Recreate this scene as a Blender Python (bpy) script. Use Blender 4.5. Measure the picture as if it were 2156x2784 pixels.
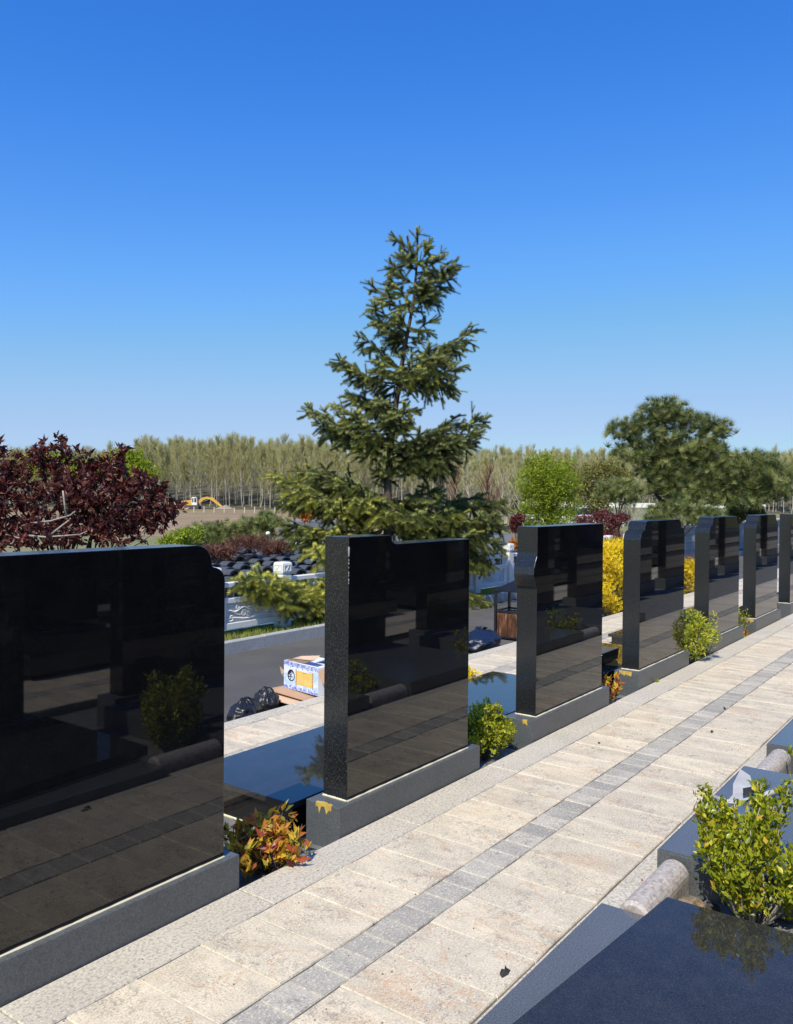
import bpy, math, random
import numpy as np
from mathutils import Vector
R = math.radians
scene = bpy.context.scene
for o in list(bpy.data.objects): bpy.data.objects.remove(o)

# ---------------- camera ----------------
cam_d = bpy.data.cameras.new('camera'); cam = bpy.data.objects.new('camera', cam_d)
scene.collection.objects.link(cam); scene.camera = cam
YAW, PIT, ROL = R(36.416), R(-0.881), R(0.468)
fw = Vector((math.cos(PIT)*math.cos(YAW), math.cos(PIT)*math.sin(YAW), math.sin(PIT)))
rt = Vector((math.sin(YAW), -math.cos(YAW), 0)); up = rt.cross(fw)
rt2 = rt*math.cos(ROL)+up*math.sin(ROL); up2 = -rt*math.sin(ROL)+up*math.cos(ROL)
from mathutils import Matrix
Mx = Matrix((rt2, up2, -fw)).transposed().to_4x4(); Mx.translation = (0, 0, 1.6)
cam.matrix_world = Mx
cam_d.sensor_fit = 'HORIZONTAL'; cam_d.sensor_width = 36; cam_d.lens = 2281.8/2156*36
cam_d.shift_x = -3/2156; cam_d.shift_y = -6/2156
cam_d.clip_start = .05; cam_d.clip_end = 6000

# ---------------- sky and sun ----------------
SUN = Vector((-.77, -.2, 1)).normalized()
world = bpy.data.worlds.new('World'); scene.world = world; world.use_nodes = True
wn = world.node_tree; wn.nodes.clear()
sky = wn.nodes.new('ShaderNodeTexSky'); sky.sky_type = 'NISHITA'; sky.sun_disc = False
sky.sun_elevation = math.asin(SUN.z); sky.sun_rotation = math.atan2(SUN.x, SUN.y) % (2*math.pi)
sky.air_density = 1.0; sky.dust_density = 0.25; sky.ozone_density = 3.0; sky.altitude = 0
hs = wn.nodes.new('ShaderNodeHueSaturation'); hs.inputs['Saturation'].default_value = 1.12
tint = wn.nodes.new('ShaderNodeMix'); tint.data_type = 'RGBA'; tint.blend_type = 'MULTIPLY'
tint.inputs[0].default_value = 1.0; tint.inputs[7].default_value = (1.0, .98, 1.10, 1)
bg = wn.nodes.new('ShaderNodeBackground'); bg.inputs[1].default_value = 0.115
wo = wn.nodes.new('ShaderNodeOutputWorld')
wn.links.new(sky.outputs[0], hs.inputs['Color']); wn.links.new(hs.outputs[0], tint.inputs[6])
K_ = .1416                      # sky radiance scaled to 0..1 before the film-like curve, and back after it
sc1 = wn.nodes.new('ShaderNodeVectorMath'); sc1.operation = 'SCALE'; sc1.inputs[3].default_value = K_
sc2 = wn.nodes.new('ShaderNodeVectorMath'); sc2.operation = 'SCALE'; sc2.inputs[3].default_value = 1/K_
cv = wn.nodes.new('ShaderNodeRGBCurve'); cm = cv.mapping; cm.use_clip = False; cm.extend = 'EXTRAPOLATED'
for ch, pts_ in enumerate(([(0, 0), (.112, .045), (.138, .069), (.242, .165), (.42, .31), (.61, .40), (1, .50), (2, 1.3)], [(0, 0), (.23, .223), (.283, .283), (.451, .445), (.66, .55), (.87, .60), (1, .65), (2, 1.35)], [(0, 0), (.3, .48), (.527, .76), (.624, .85), (.855, .95), (1, .88), (2, 1.4)])):
    c_ = cm.curves[ch]
    c_.points[0].location = pts_[0]; c_.points[1].location = pts_[-1]
    for p_ in pts_[1:-1]: c_.points.new(*p_)
cm.update()
wn.links.new(tint.outputs[2], sc1.inputs[0]); wn.links.new(sc1.outputs[0], cv.inputs['Color']); wn.links.new(cv.outputs[0], sc2.inputs[0])
wn.links.new(sc2.outputs[0], bg.inputs[0]); wn.links.new(bg.outputs[0], wo.inputs[0])
sl = bpy.data.lights.new('sun', 'SUN'); sl.energy = 4.5; sl.angle = R(.53); sl.color = (1, .93, .78)
so = bpy.data.objects.new('sun', sl); scene.collection.objects.link(so)
so.rotation_euler = (-SUN).to_track_quat('-Z', 'Y').to_euler(); so.location = (-5, -5, 20)
vs = scene.view_settings
scene.display_settings.display_device = 'sRGB'
vs.view_transform = 'Standard'; vs.look = 'None'; vs.exposure = 0.3; vs.gamma = 1; vs.use_curve_mapping = False
scene.cycles.max_bounces = 8; scene.cycles.transparent_max_bounces = 8

# ---------------- helpers ----------------
rng = np.random.default_rng(7); random.seed(7)
RT = np.array(rt); FW = np.array([math.cos(YAW), math.sin(YAW), 0.]); UP = np.array([0, 0, 1.])

def link(o, parent=None):
    scene.collection.objects.link(o)
    if parent is not None: o.parent = parent
    return o
def tag(o, label=None, cat=None, group=None, kind=None):
    if label: o['label'] = label
    if cat: o['category'] = cat
    if group: o['group'] = group
    if kind: o['kind'] = kind
    return o
def empty(name, loc=(0, 0, 0), rz=0):
    o = bpy.data.objects.new(name, None); o.empty_display_size = .1
    o.location = loc; o.rotation_euler = (0, 0, rz); return link(o)
def copy_tree(o, parent=None):
    c = o.copy(); scene.collection.objects.link(c)
    if parent is not None: c.parent = parent
    for ch in list(o.children): copy_tree(ch, c)
    return c

class MB:
    """collects geometry; build() links it as one mesh object"""
    def __init__(s): s.v = []; s.f = []
    def add(s, vs_, fs_):
        n = len(s.v); s.v += [tuple(v) for v in vs_]; s.f += [tuple(i+n for i in f) for f in fs_]
    def box(s, x0, x1, y0, y1, z0, z1, c=0.0):
        if c <= 0:
            s.add([(x0,y0,z0),(x1,y0,z0),(x1,y1,z0),(x0,y1,z0),(x0,y0,z1),(x1,y0,z1),(x1,y1,z1),(x0,y1,z1)],
                  [(0,3,2,1),(4,5,6,7),(0,1,5,4),(1,2,6,5),(2,3,7,6),(3,0,4,7)])
        else:
            s.add([(x0,y0,z0),(x1,y0,z0),(x1,y1,z0),(x0,y1,z0),
                   (x0,y0,z1-c),(x1,y0,z1-c),(x1,y1,z1-c),(x0,y1,z1-c),
                   (x0+c,y0+c,z1),(x1-c,y0+c,z1),(x1-c,y1-c,z1),(x0+c,y1-c,z1)],
                  [(0,3,2,1),(0,1,5,4),(1,2,6,5),(2,3,7,6),(3,0,4,7),(4,5,9,8),(5,6,10,9),(6,7,11,10),(7,4,8,11),(8,9,10,11)])
    def prism(s, prof, y0, y1):            # profile in x,z extruded along y
        n = len(prof)
        s.add([(x, y0, z) for x, z in prof]+[(x, y1, z) for x, z in prof],
              [tuple(range(n))]+[tuple(range(2*n-1, n-1, -1))]+[(i, i+n, (i+1) % n+n, (i+1) % n) for i in range(n)])
    def poly(s, prof, z0, z1):             # outline in x,y extruded along z
        n = len(prof)
        s.add([(x, y, z0) for x, y in prof]+[(x, y, z1) for x, y in prof],
              [tuple(range(n-1, -1, -1)), tuple(range(n, 2*n))]+[(i, (i+1) % n, (i+1) % n+n, i+n) for i in range(n)])
    def tube(s, pts, rad, n=6, cap=True):
        pts = [Vector(p) for p in pts]
        if not hasattr(rad, '__len__'): rad = [rad]*len(pts)
        rings = []; last = None
        for i, p in enumerate(pts):
            d = (pts[min(i+1, len(pts)-1)]-pts[max(i-1, 0)])
            if d.length < 1e-9: d = Vector((0, 0, 1))
            d.normalize()
            a = d.cross(Vector((0, 0, 1)) if abs(d.z) < .9 else Vector((1, 0, 0))).normalized() if last is None else (last-d*last.dot(d)).normalized()
            last = a; b = d.cross(a)
            rings.append([p+(a*math.cos(t)+b*math.sin(t))*rad[i] for t in [2*math.pi*k/n for k in range(n)]])
        vs_ = [v for r_ in rings for v in r_]
        fs_ = [(i*n+k, i*n+(k+1) % n, (i+1)*n+(k+1) % n, (i+1)*n+k) for i in range(len(pts)-1) for k in range(n)]
        if cap: fs_ += [tuple(range(n-1, -1, -1)), tuple(range(len(vs_)-n, len(vs_)))]
        s.add(vs_, fs_)
    def sphere(s, c, r, seg=12, rings=8, sc=(1, 1, 1)):
        vs_ = [(c[0], c[1], c[2]+r*sc[2])]
        for i in range(1, rings):
            th = math.pi*i/rings
            for k in range(seg):
                ph = 2*math.pi*k/seg
                vs_.append((c[0]+r*sc[0]*math.sin(th)*math.cos(ph), c[1]+r*sc[1]*math.sin(th)*math.sin(ph), c[2]+r*sc[2]*math.cos(th)))
        vs_.append((c[0], c[1], c[2]-r*sc[2]))
        fs_ = [(0, 1+k, 1+(k+1) % seg) for k in range(seg)]
        for i in range(rings-2):
            for k in range(seg):
                a = 1+i*seg
                fs_.append((a+k, a+seg+k, a+seg+(k+1) % seg, a+(k+1) % seg))
        e = len(vs_)-1; a = 1+(rings-2)*seg
        fs_ += [(e, a+(k+1) % seg, a+k) for k in range(seg)]
        s.add(vs_, fs_)
    def mesh(s, name, m, smooth=False):
        me = bpy.data.meshes.new(name); me.from_pydata(s.v, [], s.f); me.materials.append(m)
        if smooth: me.polygons.foreach_set('use_smooth', [True]*len(me.polygons))
        me.update(); return me
    def build(s, name, m, parent=None, smooth=False, bevel=0):
        o = link(bpy.data.objects.new(name, s.mesh(name, m, smooth)), parent)
        if bevel:
            b = o.modifiers.new('b', 'BEVEL'); b.width = bevel; b.segments = 2; b.limit_method = 'ANGLE'; b.angle_limit = R(40)
        return o

def tri_mesh(name, V, T, m, parent=None, rnd=None, smooth=False):
    """numpy triangles -> object; rnd = per-vertex random number attribute"""
    me = bpy.data.meshes.new(name)
    me.vertices.add(len(V)); me.vertices.foreach_set('co', np.asarray(V, dtype=np.float32).ravel())
    me.loops.add(len(T)*3); me.loops.foreach_set('vertex_index', np.asarray(T, dtype=np.int32).ravel())
    me.polygons.add(len(T)); me.polygons.foreach_set('loop_start', np.arange(0, len(T)*3, 3, dtype=np.int32))
    if smooth: me.polygons.foreach_set('use_smooth', np.ones(len(T), dtype=bool))
    me.update(calc_edges=True)
    if rnd is not None:
        a = me.attributes.new('rnd', 'FLOAT', 'POINT'); a.data.foreach_set('value', np.asarray(rnd, dtype=np.float32))
    me.materials.append(m)
    return link(bpy.data.objects.new(name, me), parent)

def norm(a): return a/np.maximum(np.linalg.norm(a, axis=-1, keepdims=True), 1e-9)
def randdir(n): return norm(rng.normal(size=(n, 3)))
def scatter(tv, tt, P_, D_, N_, S_):
    """place template (x along D, z along N) at every P; S (n,3) or (n,1)"""
    D_ = norm(D_); B = norm(np.cross(N_, D_)); N2 = np.cross(D_, B)
    S_ = np.broadcast_to(S_, (len(P_), 3))
    V = P_[:, None, :]+(tv[None, :, 0:1]*S_[:, None, 0:1])*D_[:, None, :]+(tv[None, :, 1:2]*S_[:, None, 1:2])*B[:, None, :]+(tv[None, :, 2:3]*S_[:, None, 2:3])*N2[:, None, :]
    T = tt[None]+(np.arange(len(P_))*len(tv))[:, None, None]
    return V.reshape(-1, 3), T.reshape(-1, 3)
LEAF = (np.array([[0,0,0],[.35,.5,.10],[.35,-.5,.10],[.42,0,0],[1,0,.06]], float), np.array([[0,3,1],[0,2,3],[3,4,1],[3,2,4]]))
DIAM = (np.array([[0,0,0],[.45,.5,0.05],[.45,-.5,0.05],[1,0,0]], float), np.array([[0,2,1],[1,2,3]]))

# ---------------- materials ----------------
def nmat(name, rough=.6, spec=.5, ior=1.5):
    m = bpy.data.materials.new(name); m.use_nodes = True; nt = m.node_tree
    b = nt.nodes['Principled BSDF']; b.inputs['Roughness'].default_value = rough; b.inputs['IOR'].default_value = ior
    b.inputs['Specular IOR Level'].default_value = spec
    return m, nt, b
def nd(nt, t, **k):
    n = nt.nodes.new(t)
    for a, v in k.items(): setattr(n, a, v)
    return n
def coords(nt, kind='Object'):
    return nd(nt, 'ShaderNodeTexCoord').outputs[kind]
def worldpos(nt): return nd(nt, 'ShaderNodeNewGeometry').outputs['Position']
def noise(nt, vec, scale, detail=4, rough=.55, out='Fac'):
    n = nd(nt, 'ShaderNodeTexNoise'); n.inputs['Scale'].default_value = scale; n.inputs['Detail'].default_value = detail
    n.inputs['Roughness'].default_value = rough; nt.links.new(vec, n.inputs['Vector']); return n.outputs[out]
def ramp(nt, fac, stops, interp='LINEAR'):
    n = nd(nt, 'ShaderNodeValToRGB'); cr = n.color_ramp; cr.interpolation = interp
    while len(cr.elements) < len(stops): cr.elements.new(.5)
    for e, (p, c) in zip(cr.elements, stops):
        e.position = p; e.color = (c, c, c, 1) if not hasattr(c, '__len__') else (*c, 1)
    nt.links.new(fac, n.inputs[0]); return n.outputs[0]
def mix(nt, fac, a, b, mode='MIX'):
    n = nd(nt, 'ShaderNodeMix', data_type='RGBA', blend_type=mode)
    for s, v in ((n.inputs[0], fac), (n.inputs[6], a), (n.inputs[7], b)):
        if hasattr(v, 'links'): nt.links.new(v, s)
        elif not hasattr(v, '__len__'): s.default_value = v
        else: s.default_value = (*v, 1) if len(v) == 3 else v
    return n.outputs[2]
def bump(nt, b, h, strength=.3, dist=.01):
    n = nd(nt, 'ShaderNodeBump'); n.inputs['Strength'].default_value = strength; n.inputs['Distance'].default_value = dist
    nt.links.new(h, n.inputs['Height']); nt.links.new(n.outputs[0], b.inputs['Normal'])
def mathn(nt, op, a, b=0.):
    n = nd(nt, 'ShaderNodeMath', operation=op)
    for s, v in ((n.inputs[0], a), (n.inputs[1], b)):
        if hasattr(v, 'links'): nt.links.new(v, s)
        else: s.default_value = v
    return n.outputs[0]
def plain(name, col, rough=.6, var=.12, scale=6, spec=.5, bmp=0, metallic=0):
    m, nt, b = nmat(name, rough, spec)
    w = coords(nt); f = noise(nt, w, scale, 5)
    c = mix(nt, ramp(nt, f, [(.3, 0), (.7, 1)]), tuple(x*(1-var) for x in col), tuple(min(1, x*(1+var)) for x in col))
    nt.links.new(c, b.inputs['Base Color']); b.inputs['Metallic'].default_value = metallic
    if bmp: bump(nt, b, noise(nt, w, scale*6, 4), bmp, .01)
    return m

def granite(name, base, speck_l, speck_d, rough, scale=260, bmp=.0, amount=(.56, .66), dust=None, ior=1.5):
    m, nt, b = nmat(name, rough, .5, ior); w = worldpos(nt)
    f1 = noise(nt, w, scale, 3, .6); f2 = noise(nt, w, scale*.6, 3, .6); big = noise(nt, w, 3, 5)
    c = mix(nt, ramp(nt, big, [(.3, 0), (.7, 1)]), tuple(x*.88 for x in base), tuple(x*1.1 for x in base))
    c = mix(nt, mathn(nt, 'MULTIPLY', ramp(nt, f1, [(amount[0]-.06, 0), (amount[1], 1)]), .85), c, speck_l)
    c = mix(nt, mathn(nt, 'MULTIPLY', ramp(nt, f2, [(.36, 1), (.52, 0)]), .75), c, speck_d)
    if dust:
        dn = noise(nt, w, 9, 8, .7); ds = mathn(nt, 'MULTIPLY', ramp(nt, dn, [(.42, 0), (.75, 1)]), dust[1])
        c = mix(nt, ds, c, dust[0])
        rr = mathn(nt, 'MULTIPLY_ADD', ramp(nt, dn, [(.4, 0), (.8, 1)]), .018); 
        nt.nodes[-1].inputs[2].default_value = rough; nt.links.new(rr, b.inputs['Roughness'])
    nt.links.new(c, b.inputs['Base Color'])
    if bmp: bump(nt, b, f1, bmp, .004)
    return m
M = {}
M['black'] = granite('black_granite_polished', (.004, .004, .005), (.020, .020, .021), (.003, .003, .003), .018, 260, amount=(.58, .7), ior=1.62, dust=((.035, .034, .03), .10))
M['blackside'] = granite('black_granite_honed', (.011, .012, .013), (.062, .066, .066), (.005, .005, .006), .17, 200, amount=(.56, .70), ior=1.6)
M['cover'] = granite('black_granite_dusty', (.024, .024, .024), (.085, .085, .08), (.012, .012, .012), .02, 260, dust=((.20, .195, .18), .07), amount=(.60, .7), ior=1.5)
M['base'] = granite('dark_grey_granite', (.085, .093, .098), (.145, .155, .16), (.058, .064, .068), .36, 190, bmp=.05)
M['kerb'] = granite('light_granite_kerb', (.50, .455, .375), (.66, .61, .52), (.25, .235, .205), .85, 130, bmp=.25)
M['roadkerb'] = granite('grey_granite_kerb', (.36, .37, .37), (.50, .51, .51), (.22, .23, .23), .8, 160, bmp=.25)
M['roll'] = granite('pink_grey_granite', (.42, .38, .35), (.58, .53, .49), (.26, .22, .20), .55, 80, bmp=.1)
M['greyslab'] = granite('blue_grey_granite', (.10, .11, .12), (.2, .215, .23), (.05, .055, .06), .16, 300)
M['marble'] = plain('white_marble', (.74, .74, .72), .5, .05, 3, bmp=.05)
M['sealant'] = plain('cream_sealant', (.72, .66, .48), .6, .1, 20)
M['tape'] = plain('yellow_tape', (.50, .34, .07), .5, .2, 40)
M['chip'] = plain('chipped_stone', (.28, .28, .27), .8, .2, 60)
M['mortar'] = plain('pale_mortar', (.44, .40, .33), .9, .12, 30, bmp=.2)
M['soil'] = plain('dark_soil', (.06, .045, .03), .95, .4, 25, bmp=.6)
M['bed'] = plain('bed_stone', (.14, .14, .135), .8, .25, 12, bmp=.2)
M['bark'] = plain('bark_brown', (.09, .065, .05), .9, .35, 25, bmp=.6)
M['barkgrey'] = plain('bark_pale_grey', (.30, .28, .25), .85, .3, 20, bmp=.4)
M['barkdark'] = plain('bark_dark', (.03, .024, .02), .9, .35, 20, bmp=.5)

def tile_mat(name, c1, c2, grey, edge, rust=True, sp=1.0):
    m, nt, b = nmat(name, .82, .3); w = worldpos(nt); ob = coords(nt, 'Object')
    oi = nd(nt, 'ShaderNodeObjectInfo')
    add = nd(nt, 'ShaderNodeVectorMath', operation='ADD'); nt.links.new(w, add.inputs[0])
    cmb = nd(nt, 'ShaderNodeCombineXYZ'); nt.links.new(mathn(nt, 'MULTIPLY', oi.outputs['Random'], 37.), cmb.inputs[2])
    nt.links.new(cmb.outputs[0], add.inputs[1]); w2 = add.outputs[0]
    st = nd(nt, 'ShaderNodeMapping'); st.inputs['Scale'].default_value = (1, .45, 1); nt.links.new(w2, st.inputs[0]); ws = st.outputs[0]
    c = mix(nt, oi.outputs['Random'], c1, c2)
    blot = ramp(nt, noise(nt, ws, 9, 6, .65), [(.42, 0), (.68, 1)])
    c = mix(nt, mathn(nt, 'MULTIPLY', blot, .62), c, grey)
    if rust:
        rm = ramp(nt, noise(nt, ws, 5, 4, .6), [(.56, 0), (.70, 1)])
        c = mix(nt, mathn(nt, 'MULTIPLY', rm, .32), c, (.50, .27, .12))
        vein = nd(nt, 'ShaderNodeTexNoise'); vein.inputs['Scale'].default_value = 4.5; vein.inputs['Detail'].default_value = 3; vein.inputs['Distortion'].default_value = 1.2
        nt.links.new(ws, vein.inputs['Vector'])
        vv = ramp(nt, vein.outputs['Fac'], [(.575, 0), (.59, 1), (.60, 1), (.615, 0)])
        c = mix(nt, mathn(nt, 'MULTIPLY', vv, .28), c, (.52, .24, .08))
    dk = mathn(nt, 'MULTIPLY', ramp(nt, noise(nt, w2, 26, 8, .8), [(.50, 0), (.60, 1)]), ramp(nt, noise(nt, w2, 4.5, 3, .5), [(.46, .15), (.60, 1)]))
    c = mix(nt, mathn(nt, 'MULTIPLY', dk, .62), c, (.20, .18, .17))
    fs = ramp(nt, noise(nt, w, 120*sp, 4, .8), [(.38, 1), (.52, 0)])
    pt = ramp(nt, noise(nt, ws, 7, 5, .7), [(.36, .35), (.62, 1)])
    c = mix(nt, mathn(nt, 'MULTIPLY', mathn(nt, 'MULTIPLY', fs, pt), .72), c, (.15, .135, .12))
    fl = ramp(nt, noise(nt, w, 95*sp, 3, .7), [(.54, 0), (.66, 1)])
    c = mix(nt, mathn(nt, 'MULTIPLY', fl, .55), c, (.82, .755, .62))
    # worn pale rims along the cross joints (cement haze)
    sx = nd(nt, 'ShaderNodeSeparateXYZ'); nt.links.new(ob, sx.inputs[0])
    ax = mathn(nt, 'ABSOLUTE', sx.outputs[0])
    wob = mathn(nt, 'MULTIPLY_ADD', noise(nt, w, 16, 4, .7), .05); nt.nodes[-1].inputs[2].default_value = -.025
    ax2 = mathn(nt, 'ADD', ax, wob)
    e = ramp(nt, ax2, [(edge[0], 0), (edge[1], 1)])
    e = mathn(nt, 'MULTIPLY', e, ramp(nt, noise(nt, w, 2.2, 3, .6), [(.38, .25), (.62, 1)]))
    c = mix(nt, mathn(nt, 'MULTIPLY', e, .34), c, (.74, .68, .54))
    nt.links.new(c, b.inputs['Base Color'])
    bump(nt, b, noise(nt, w, 130, 4, .7), .35, .004)
    return m
M['tile'] = tile_mat('flamed_beige_granite', (.72, .625, .465), (.60, .53, .415), (.40, .355, .285), (.088, .140))
M['strip'] = tile_mat('flamed_grey_granite', (.33, .315, .285), (.54, .50, .43), (.26, .25, .235), (.050, .074), rust=False)

def leafmat(name, stops, rough=.45, trans=.35, transcol=None):
    m, nt, b = nmat(name, rough, .4)
    at = nd(nt, 'ShaderNodeAttribute', attribute_name='rnd')
    c = ramp(nt, at.outputs['Fac'], stops); nt.links.new(c, b.inputs['Base Color'])
    tr = nd(nt, 'ShaderNodeBsdfTranslucent'); c2 = mix(nt, 1.0, c, transcol or (1.5, 1.5, .7), 'MULTIPLY'); nt.links.new(c2, tr.inputs[0])
    ms = nd(nt, 'ShaderNodeMixShader'); ms.inputs[0].default_value = trans
    nt.links.new(b.outputs[0], ms.inputs[1]); nt.links.new(tr.outputs[0], ms.inputs[2])
    nt.links.new(ms.outputs[0], nt.nodes['Material Output'].inputs['Surface'])
    return m
M['spruce'] = leafmat('spruce_needles', [(0, (.045, .062, .03)), (.35, (.13, .155, .06)), (.65, (.24, .26, .08)), (1, (.48, .47, .09))], .5, .22)  # stops run from shaded green to sunlit yellow-green, light put into needle colour
M['pine'] = leafmat('pine_needles', [(0, (.05, .075, .03)), (.5, (.15, .185, .06)), (1, (.34, .35, .12))], .5, .25)
M['plum'] = leafmat('plum_leaves', [(0, (.04, .014, .015)), (.6, (.10, .032, .030)), (.88, (.20, .07, .055)), (1, (.34, .16, .10))], .35, .3, (1.6, .7, .6))
M['box'] = leafmat('boxwood_leaves', [(0, (.12, .16, .012)), (.5, (.30, .34, .02)), (.93, (.50, .50, .04)), (1, (.6, .35, .05))], .35, .35)
M['spirea'] = leafmat('spirea_leaves', [(0, (.14, .15, .02)), (.18, (.40, .34, .03)), (.42, (.62, .44, .04)), (.66, (.60, .25, .05)), (.88, (.42, .09, .04)), (1, (.22, .03, .03))], .4, .35)
M['forsythia'] = leafmat('forsythia_petals', [(0, (.66, .47, .012)), (.5, (.86, .66, .015)), (1, (.92, .76, .03))], .5, .35, (1.1, 1.05, .5))
M['willow'] = leafmat('fresh_green_leaves', [(0, (.13, .18, .015)), (.6, (.27, .34, .025)), (1, (.42, .48, .05))], .5, .4)
M['olive'] = leafmat('olive_bud_leaves', [(0, (.12, .12, .035)), (.6, (.22, .21, .06)), (1, (.34, .31, .09))], .6, .35)
M['redtwig'] = leafmat('red_twigs', [(0, (.10, .045, .035)), (.6, (.19, .08, .06)), (1, (.30, .14, .10))], .7, .15, (1, 1, 1))
M['redleaf'] = leafmat('barberry_leaves', [(0, (.07, .018, .022)), (.7, (.16, .04, .04)), (1, (.26, .09, .06))], .5, .3, (1.4, .8, .8))
M['poplar'] = leafmat('poplar_twigs', [(0, (.58, .54, .46)), (.2, (.42, .37, .29)), (.5, (.39, .35, .20)), (.8, (.43, .42, .17)), (1, (.50, .49, .29))], .8, .15, (1, 1, 1))
M['grass'] = leafmat('grass_blades', [(0, (.16, .22, .03)), (.6, (.32, .38, .06)), (1, (.58, .52, .18))], .5, .35)
M['hedge'] = leafmat('hedge_leaves', [(0, (.05, .08, .015)), (.7, (.12, .15, .03)), (1, (.25, .20, .05))], .5, .3)
M['yew'] = leafmat('yew_needles', [(0, (.14, .20, .02)), (.5, (.34, .38, .03)), (1, (.65, .60, .06))], .5, .3)
M['orange'] = leafmat('orange_leaves', [(0, (.35, .10, .02)), (1, (.65, .28, .04))], .5, .3)

# ================= SETTING =================
m, nt, b = nmat('meadow', .95, .2); w = worldpos(nt)
c = mix(nt, ramp(nt, noise(nt, w, .12, 6), [(.35, 0), (.65, 1)]), (.20, .18, .09), (.15, .17, .065))
c = mix(nt, ramp(nt, noise(nt, w, 3, 6, .7), [(.4, 0), (.8, .6)]), c, (.30, .26, .15)); nt.links.new(c, b.inputs['Base Color'])
M['meadow'] = m
m, nt, b = nmat('bare_field', .95, .1); w = worldpos(nt)
mp = nd(nt, 'ShaderNodeMapping'); mp.inputs['Rotation'].default_value = (0, 0, R(53.6)); mp.inputs['Scale'].default_value = (.25, 1, 1); nt.links.new(w, mp.inputs[0])
c = mix(nt, ramp(nt, noise(nt, mp.outputs[0], .18, 6, .6), [(.38, 0), (.62, 1)]), (.34, .24, .16), (.22, .16, .10))
c = mix(nt, ramp(nt, noise(nt, mp.outputs[0], .07, 5, .6), [(.5, 0), (.68, .8)]), c, (.17, .17, .07)); nt.links.new(c, b.inputs['Base Color'])
M['field'] = m
m, nt, b = nmat('asphalt', .85, .3); w = worldpos(nt)
c = mix(nt, ramp(nt, noise(nt, w, 1.3, 5), [(.35, 0), (.7, 1)]), (.072, .070, .068), (.105, .101, .096))
c = mix(nt, ramp(nt, noise(nt, w, 240, 2), [(.55, 0), (.7, .5)]), c, (.17, .17, .165)); nt.links.new(c, b.inputs['Base Color'])
bump(nt, b, noise(nt, w, 180, 3), .5, .006); M['asphalt'] = m
m, nt, b = nmat('forest_floor', .95, .1); w = worldpos(nt)
c = mix(nt, ramp(nt, noise(nt, w, .35, 8, .7), [(.4, 0), (.62, 1)]), (.05, .052, .032), (.14, .12, .08)); nt.links.new(c, b.inputs['Base Color']); M['floor'] = m

g = MB(); g.add([(-4000,-4000,-1.5),(4000,-4000,-1.5),(4000,4000,-1.5),(-4000,4000,-1.5)], [(0,1,2,3)])
tag(g.build('ground', M['meadow']), kind='structure')
def dpos(px, D, z=0.):       # point at depth D in the direction of photo column px
    p = FW*D+RT*((px-1081)/2281.8*D); return np.array([p[0], p[1], z])
g = MB(); g.add([dpos(-200, 62, -1.49), dpos(1130, 62, -1.49), dpos(1180, 188, -1.49), dpos(-500, 188, -1.49)], [(0,1,2,3)])
tag(g.build('field', M['field']), kind='structure')
# rising forest floor behind the field
V = []; F = []
xs = np.linspace(-1400, 3600, 60); ds = [186, 200, 225, 260, 320, 400]; hz = [-1.48, -.9, 2.0, 5.5, 8.5, 10.5]
for D, h in zip(ds, hz):
    for k, px in enumerate(xs): V.append(dpos(px, D, h+(rng.normal()*.5 if D > 190 else 0)))
for i in range(len(ds)-1):
    for k in range(len(xs)-1): F.append((i*60+k, i*60+k+1, (i+1)*60+k+1, (i+1)*60+k))
g = MB(); g.add(V, F); tag(g.build('forest_hill', M['floor'], smooth=True), kind='structure')
g = MB(); g.box(-12, 60, -14, 7.62, -1.6, -.14); tag(g.build('upper_terrace', M['soil']), kind='structure')
g = MB(); g.box(-10, 70, 7.7, 34, -1.6, -1.0); tag(g.build('lower_terrace', M['bed']), kind='structure')
g = MB(); g.box(-12, 60, 4.47, 6.83, -.138, -.12); tag(g.build('road', M['asphalt']), kind='structure')
g = MB(); g.box(-12, 60, 6.92, 7.62, -.138, -.005); tag(g.build('grass_verge', M['soil']), kind='structure')
g = MB(); g.box(-12, 60, 2.527, 3.33, -.138, -.07); tag(g.build('grave_bed', M['bed']), kind='structure')
g = MB(); g.box(-12, 60, -.62, 1.222, -.138, -.06); tag(g.build('near_grave_bed', M['bed']), kind='structure')

# ---- paths of separate granite tiles ----
def tile_meshes(name, L, W, mat, n=5, h=.03):
    out = []
    for i in range(n):
        q = lambda s: random.uniform(-s, s)
        a, b_ = L/2, W/2; j = [(q(.0025), q(.0025)) for _ in range(8)]
        base = [(-a,-b_),(0,-b_),(a,-b_),(a,0),(a,b_),(0,b_),(-a,b_),(-a,0)]
        o_ = [(x+j[k][0], y+j[k][1]) for k, (x, y) in enumerate(base)]
        in_ = [(x*.978 if L > .2 else x*.96, y*.985 if W > .2 else y*.96) for x, y in o_]
        zz = [q(.0012) for _ in range(8)]
        v = [(x, y, -h) for x, y in o_]+[(x, y, -.005+zz[k]) for k, (x, y) in enumerate(o_)]+[(x, y, zz[k]) for k, (x, y) in enumerate(in_)]
        f = [(k, (k+1) % 8, (k+1) % 8+8, k+8) for k in range(8)]+[(k+8, (k+1) % 8+8, (k+1) % 8+16, k+16) for k in range(8)]+[tuple(range(16, 24))]
        mb = MB(); mb.add(v, f); out.append(mb.mesh(name, mat))
    return out
TL, SL, GAP = .262, .131, .004
big = tile_meshes('tile', TL-GAP, .398, M['tile'], 8); big2 = tile_meshes('tile', TL-GAP, .440, M['tile'], 8)
small = tile_meshes('strip_tile', SL-GAP, .147, M['strip'], 6)
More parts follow.
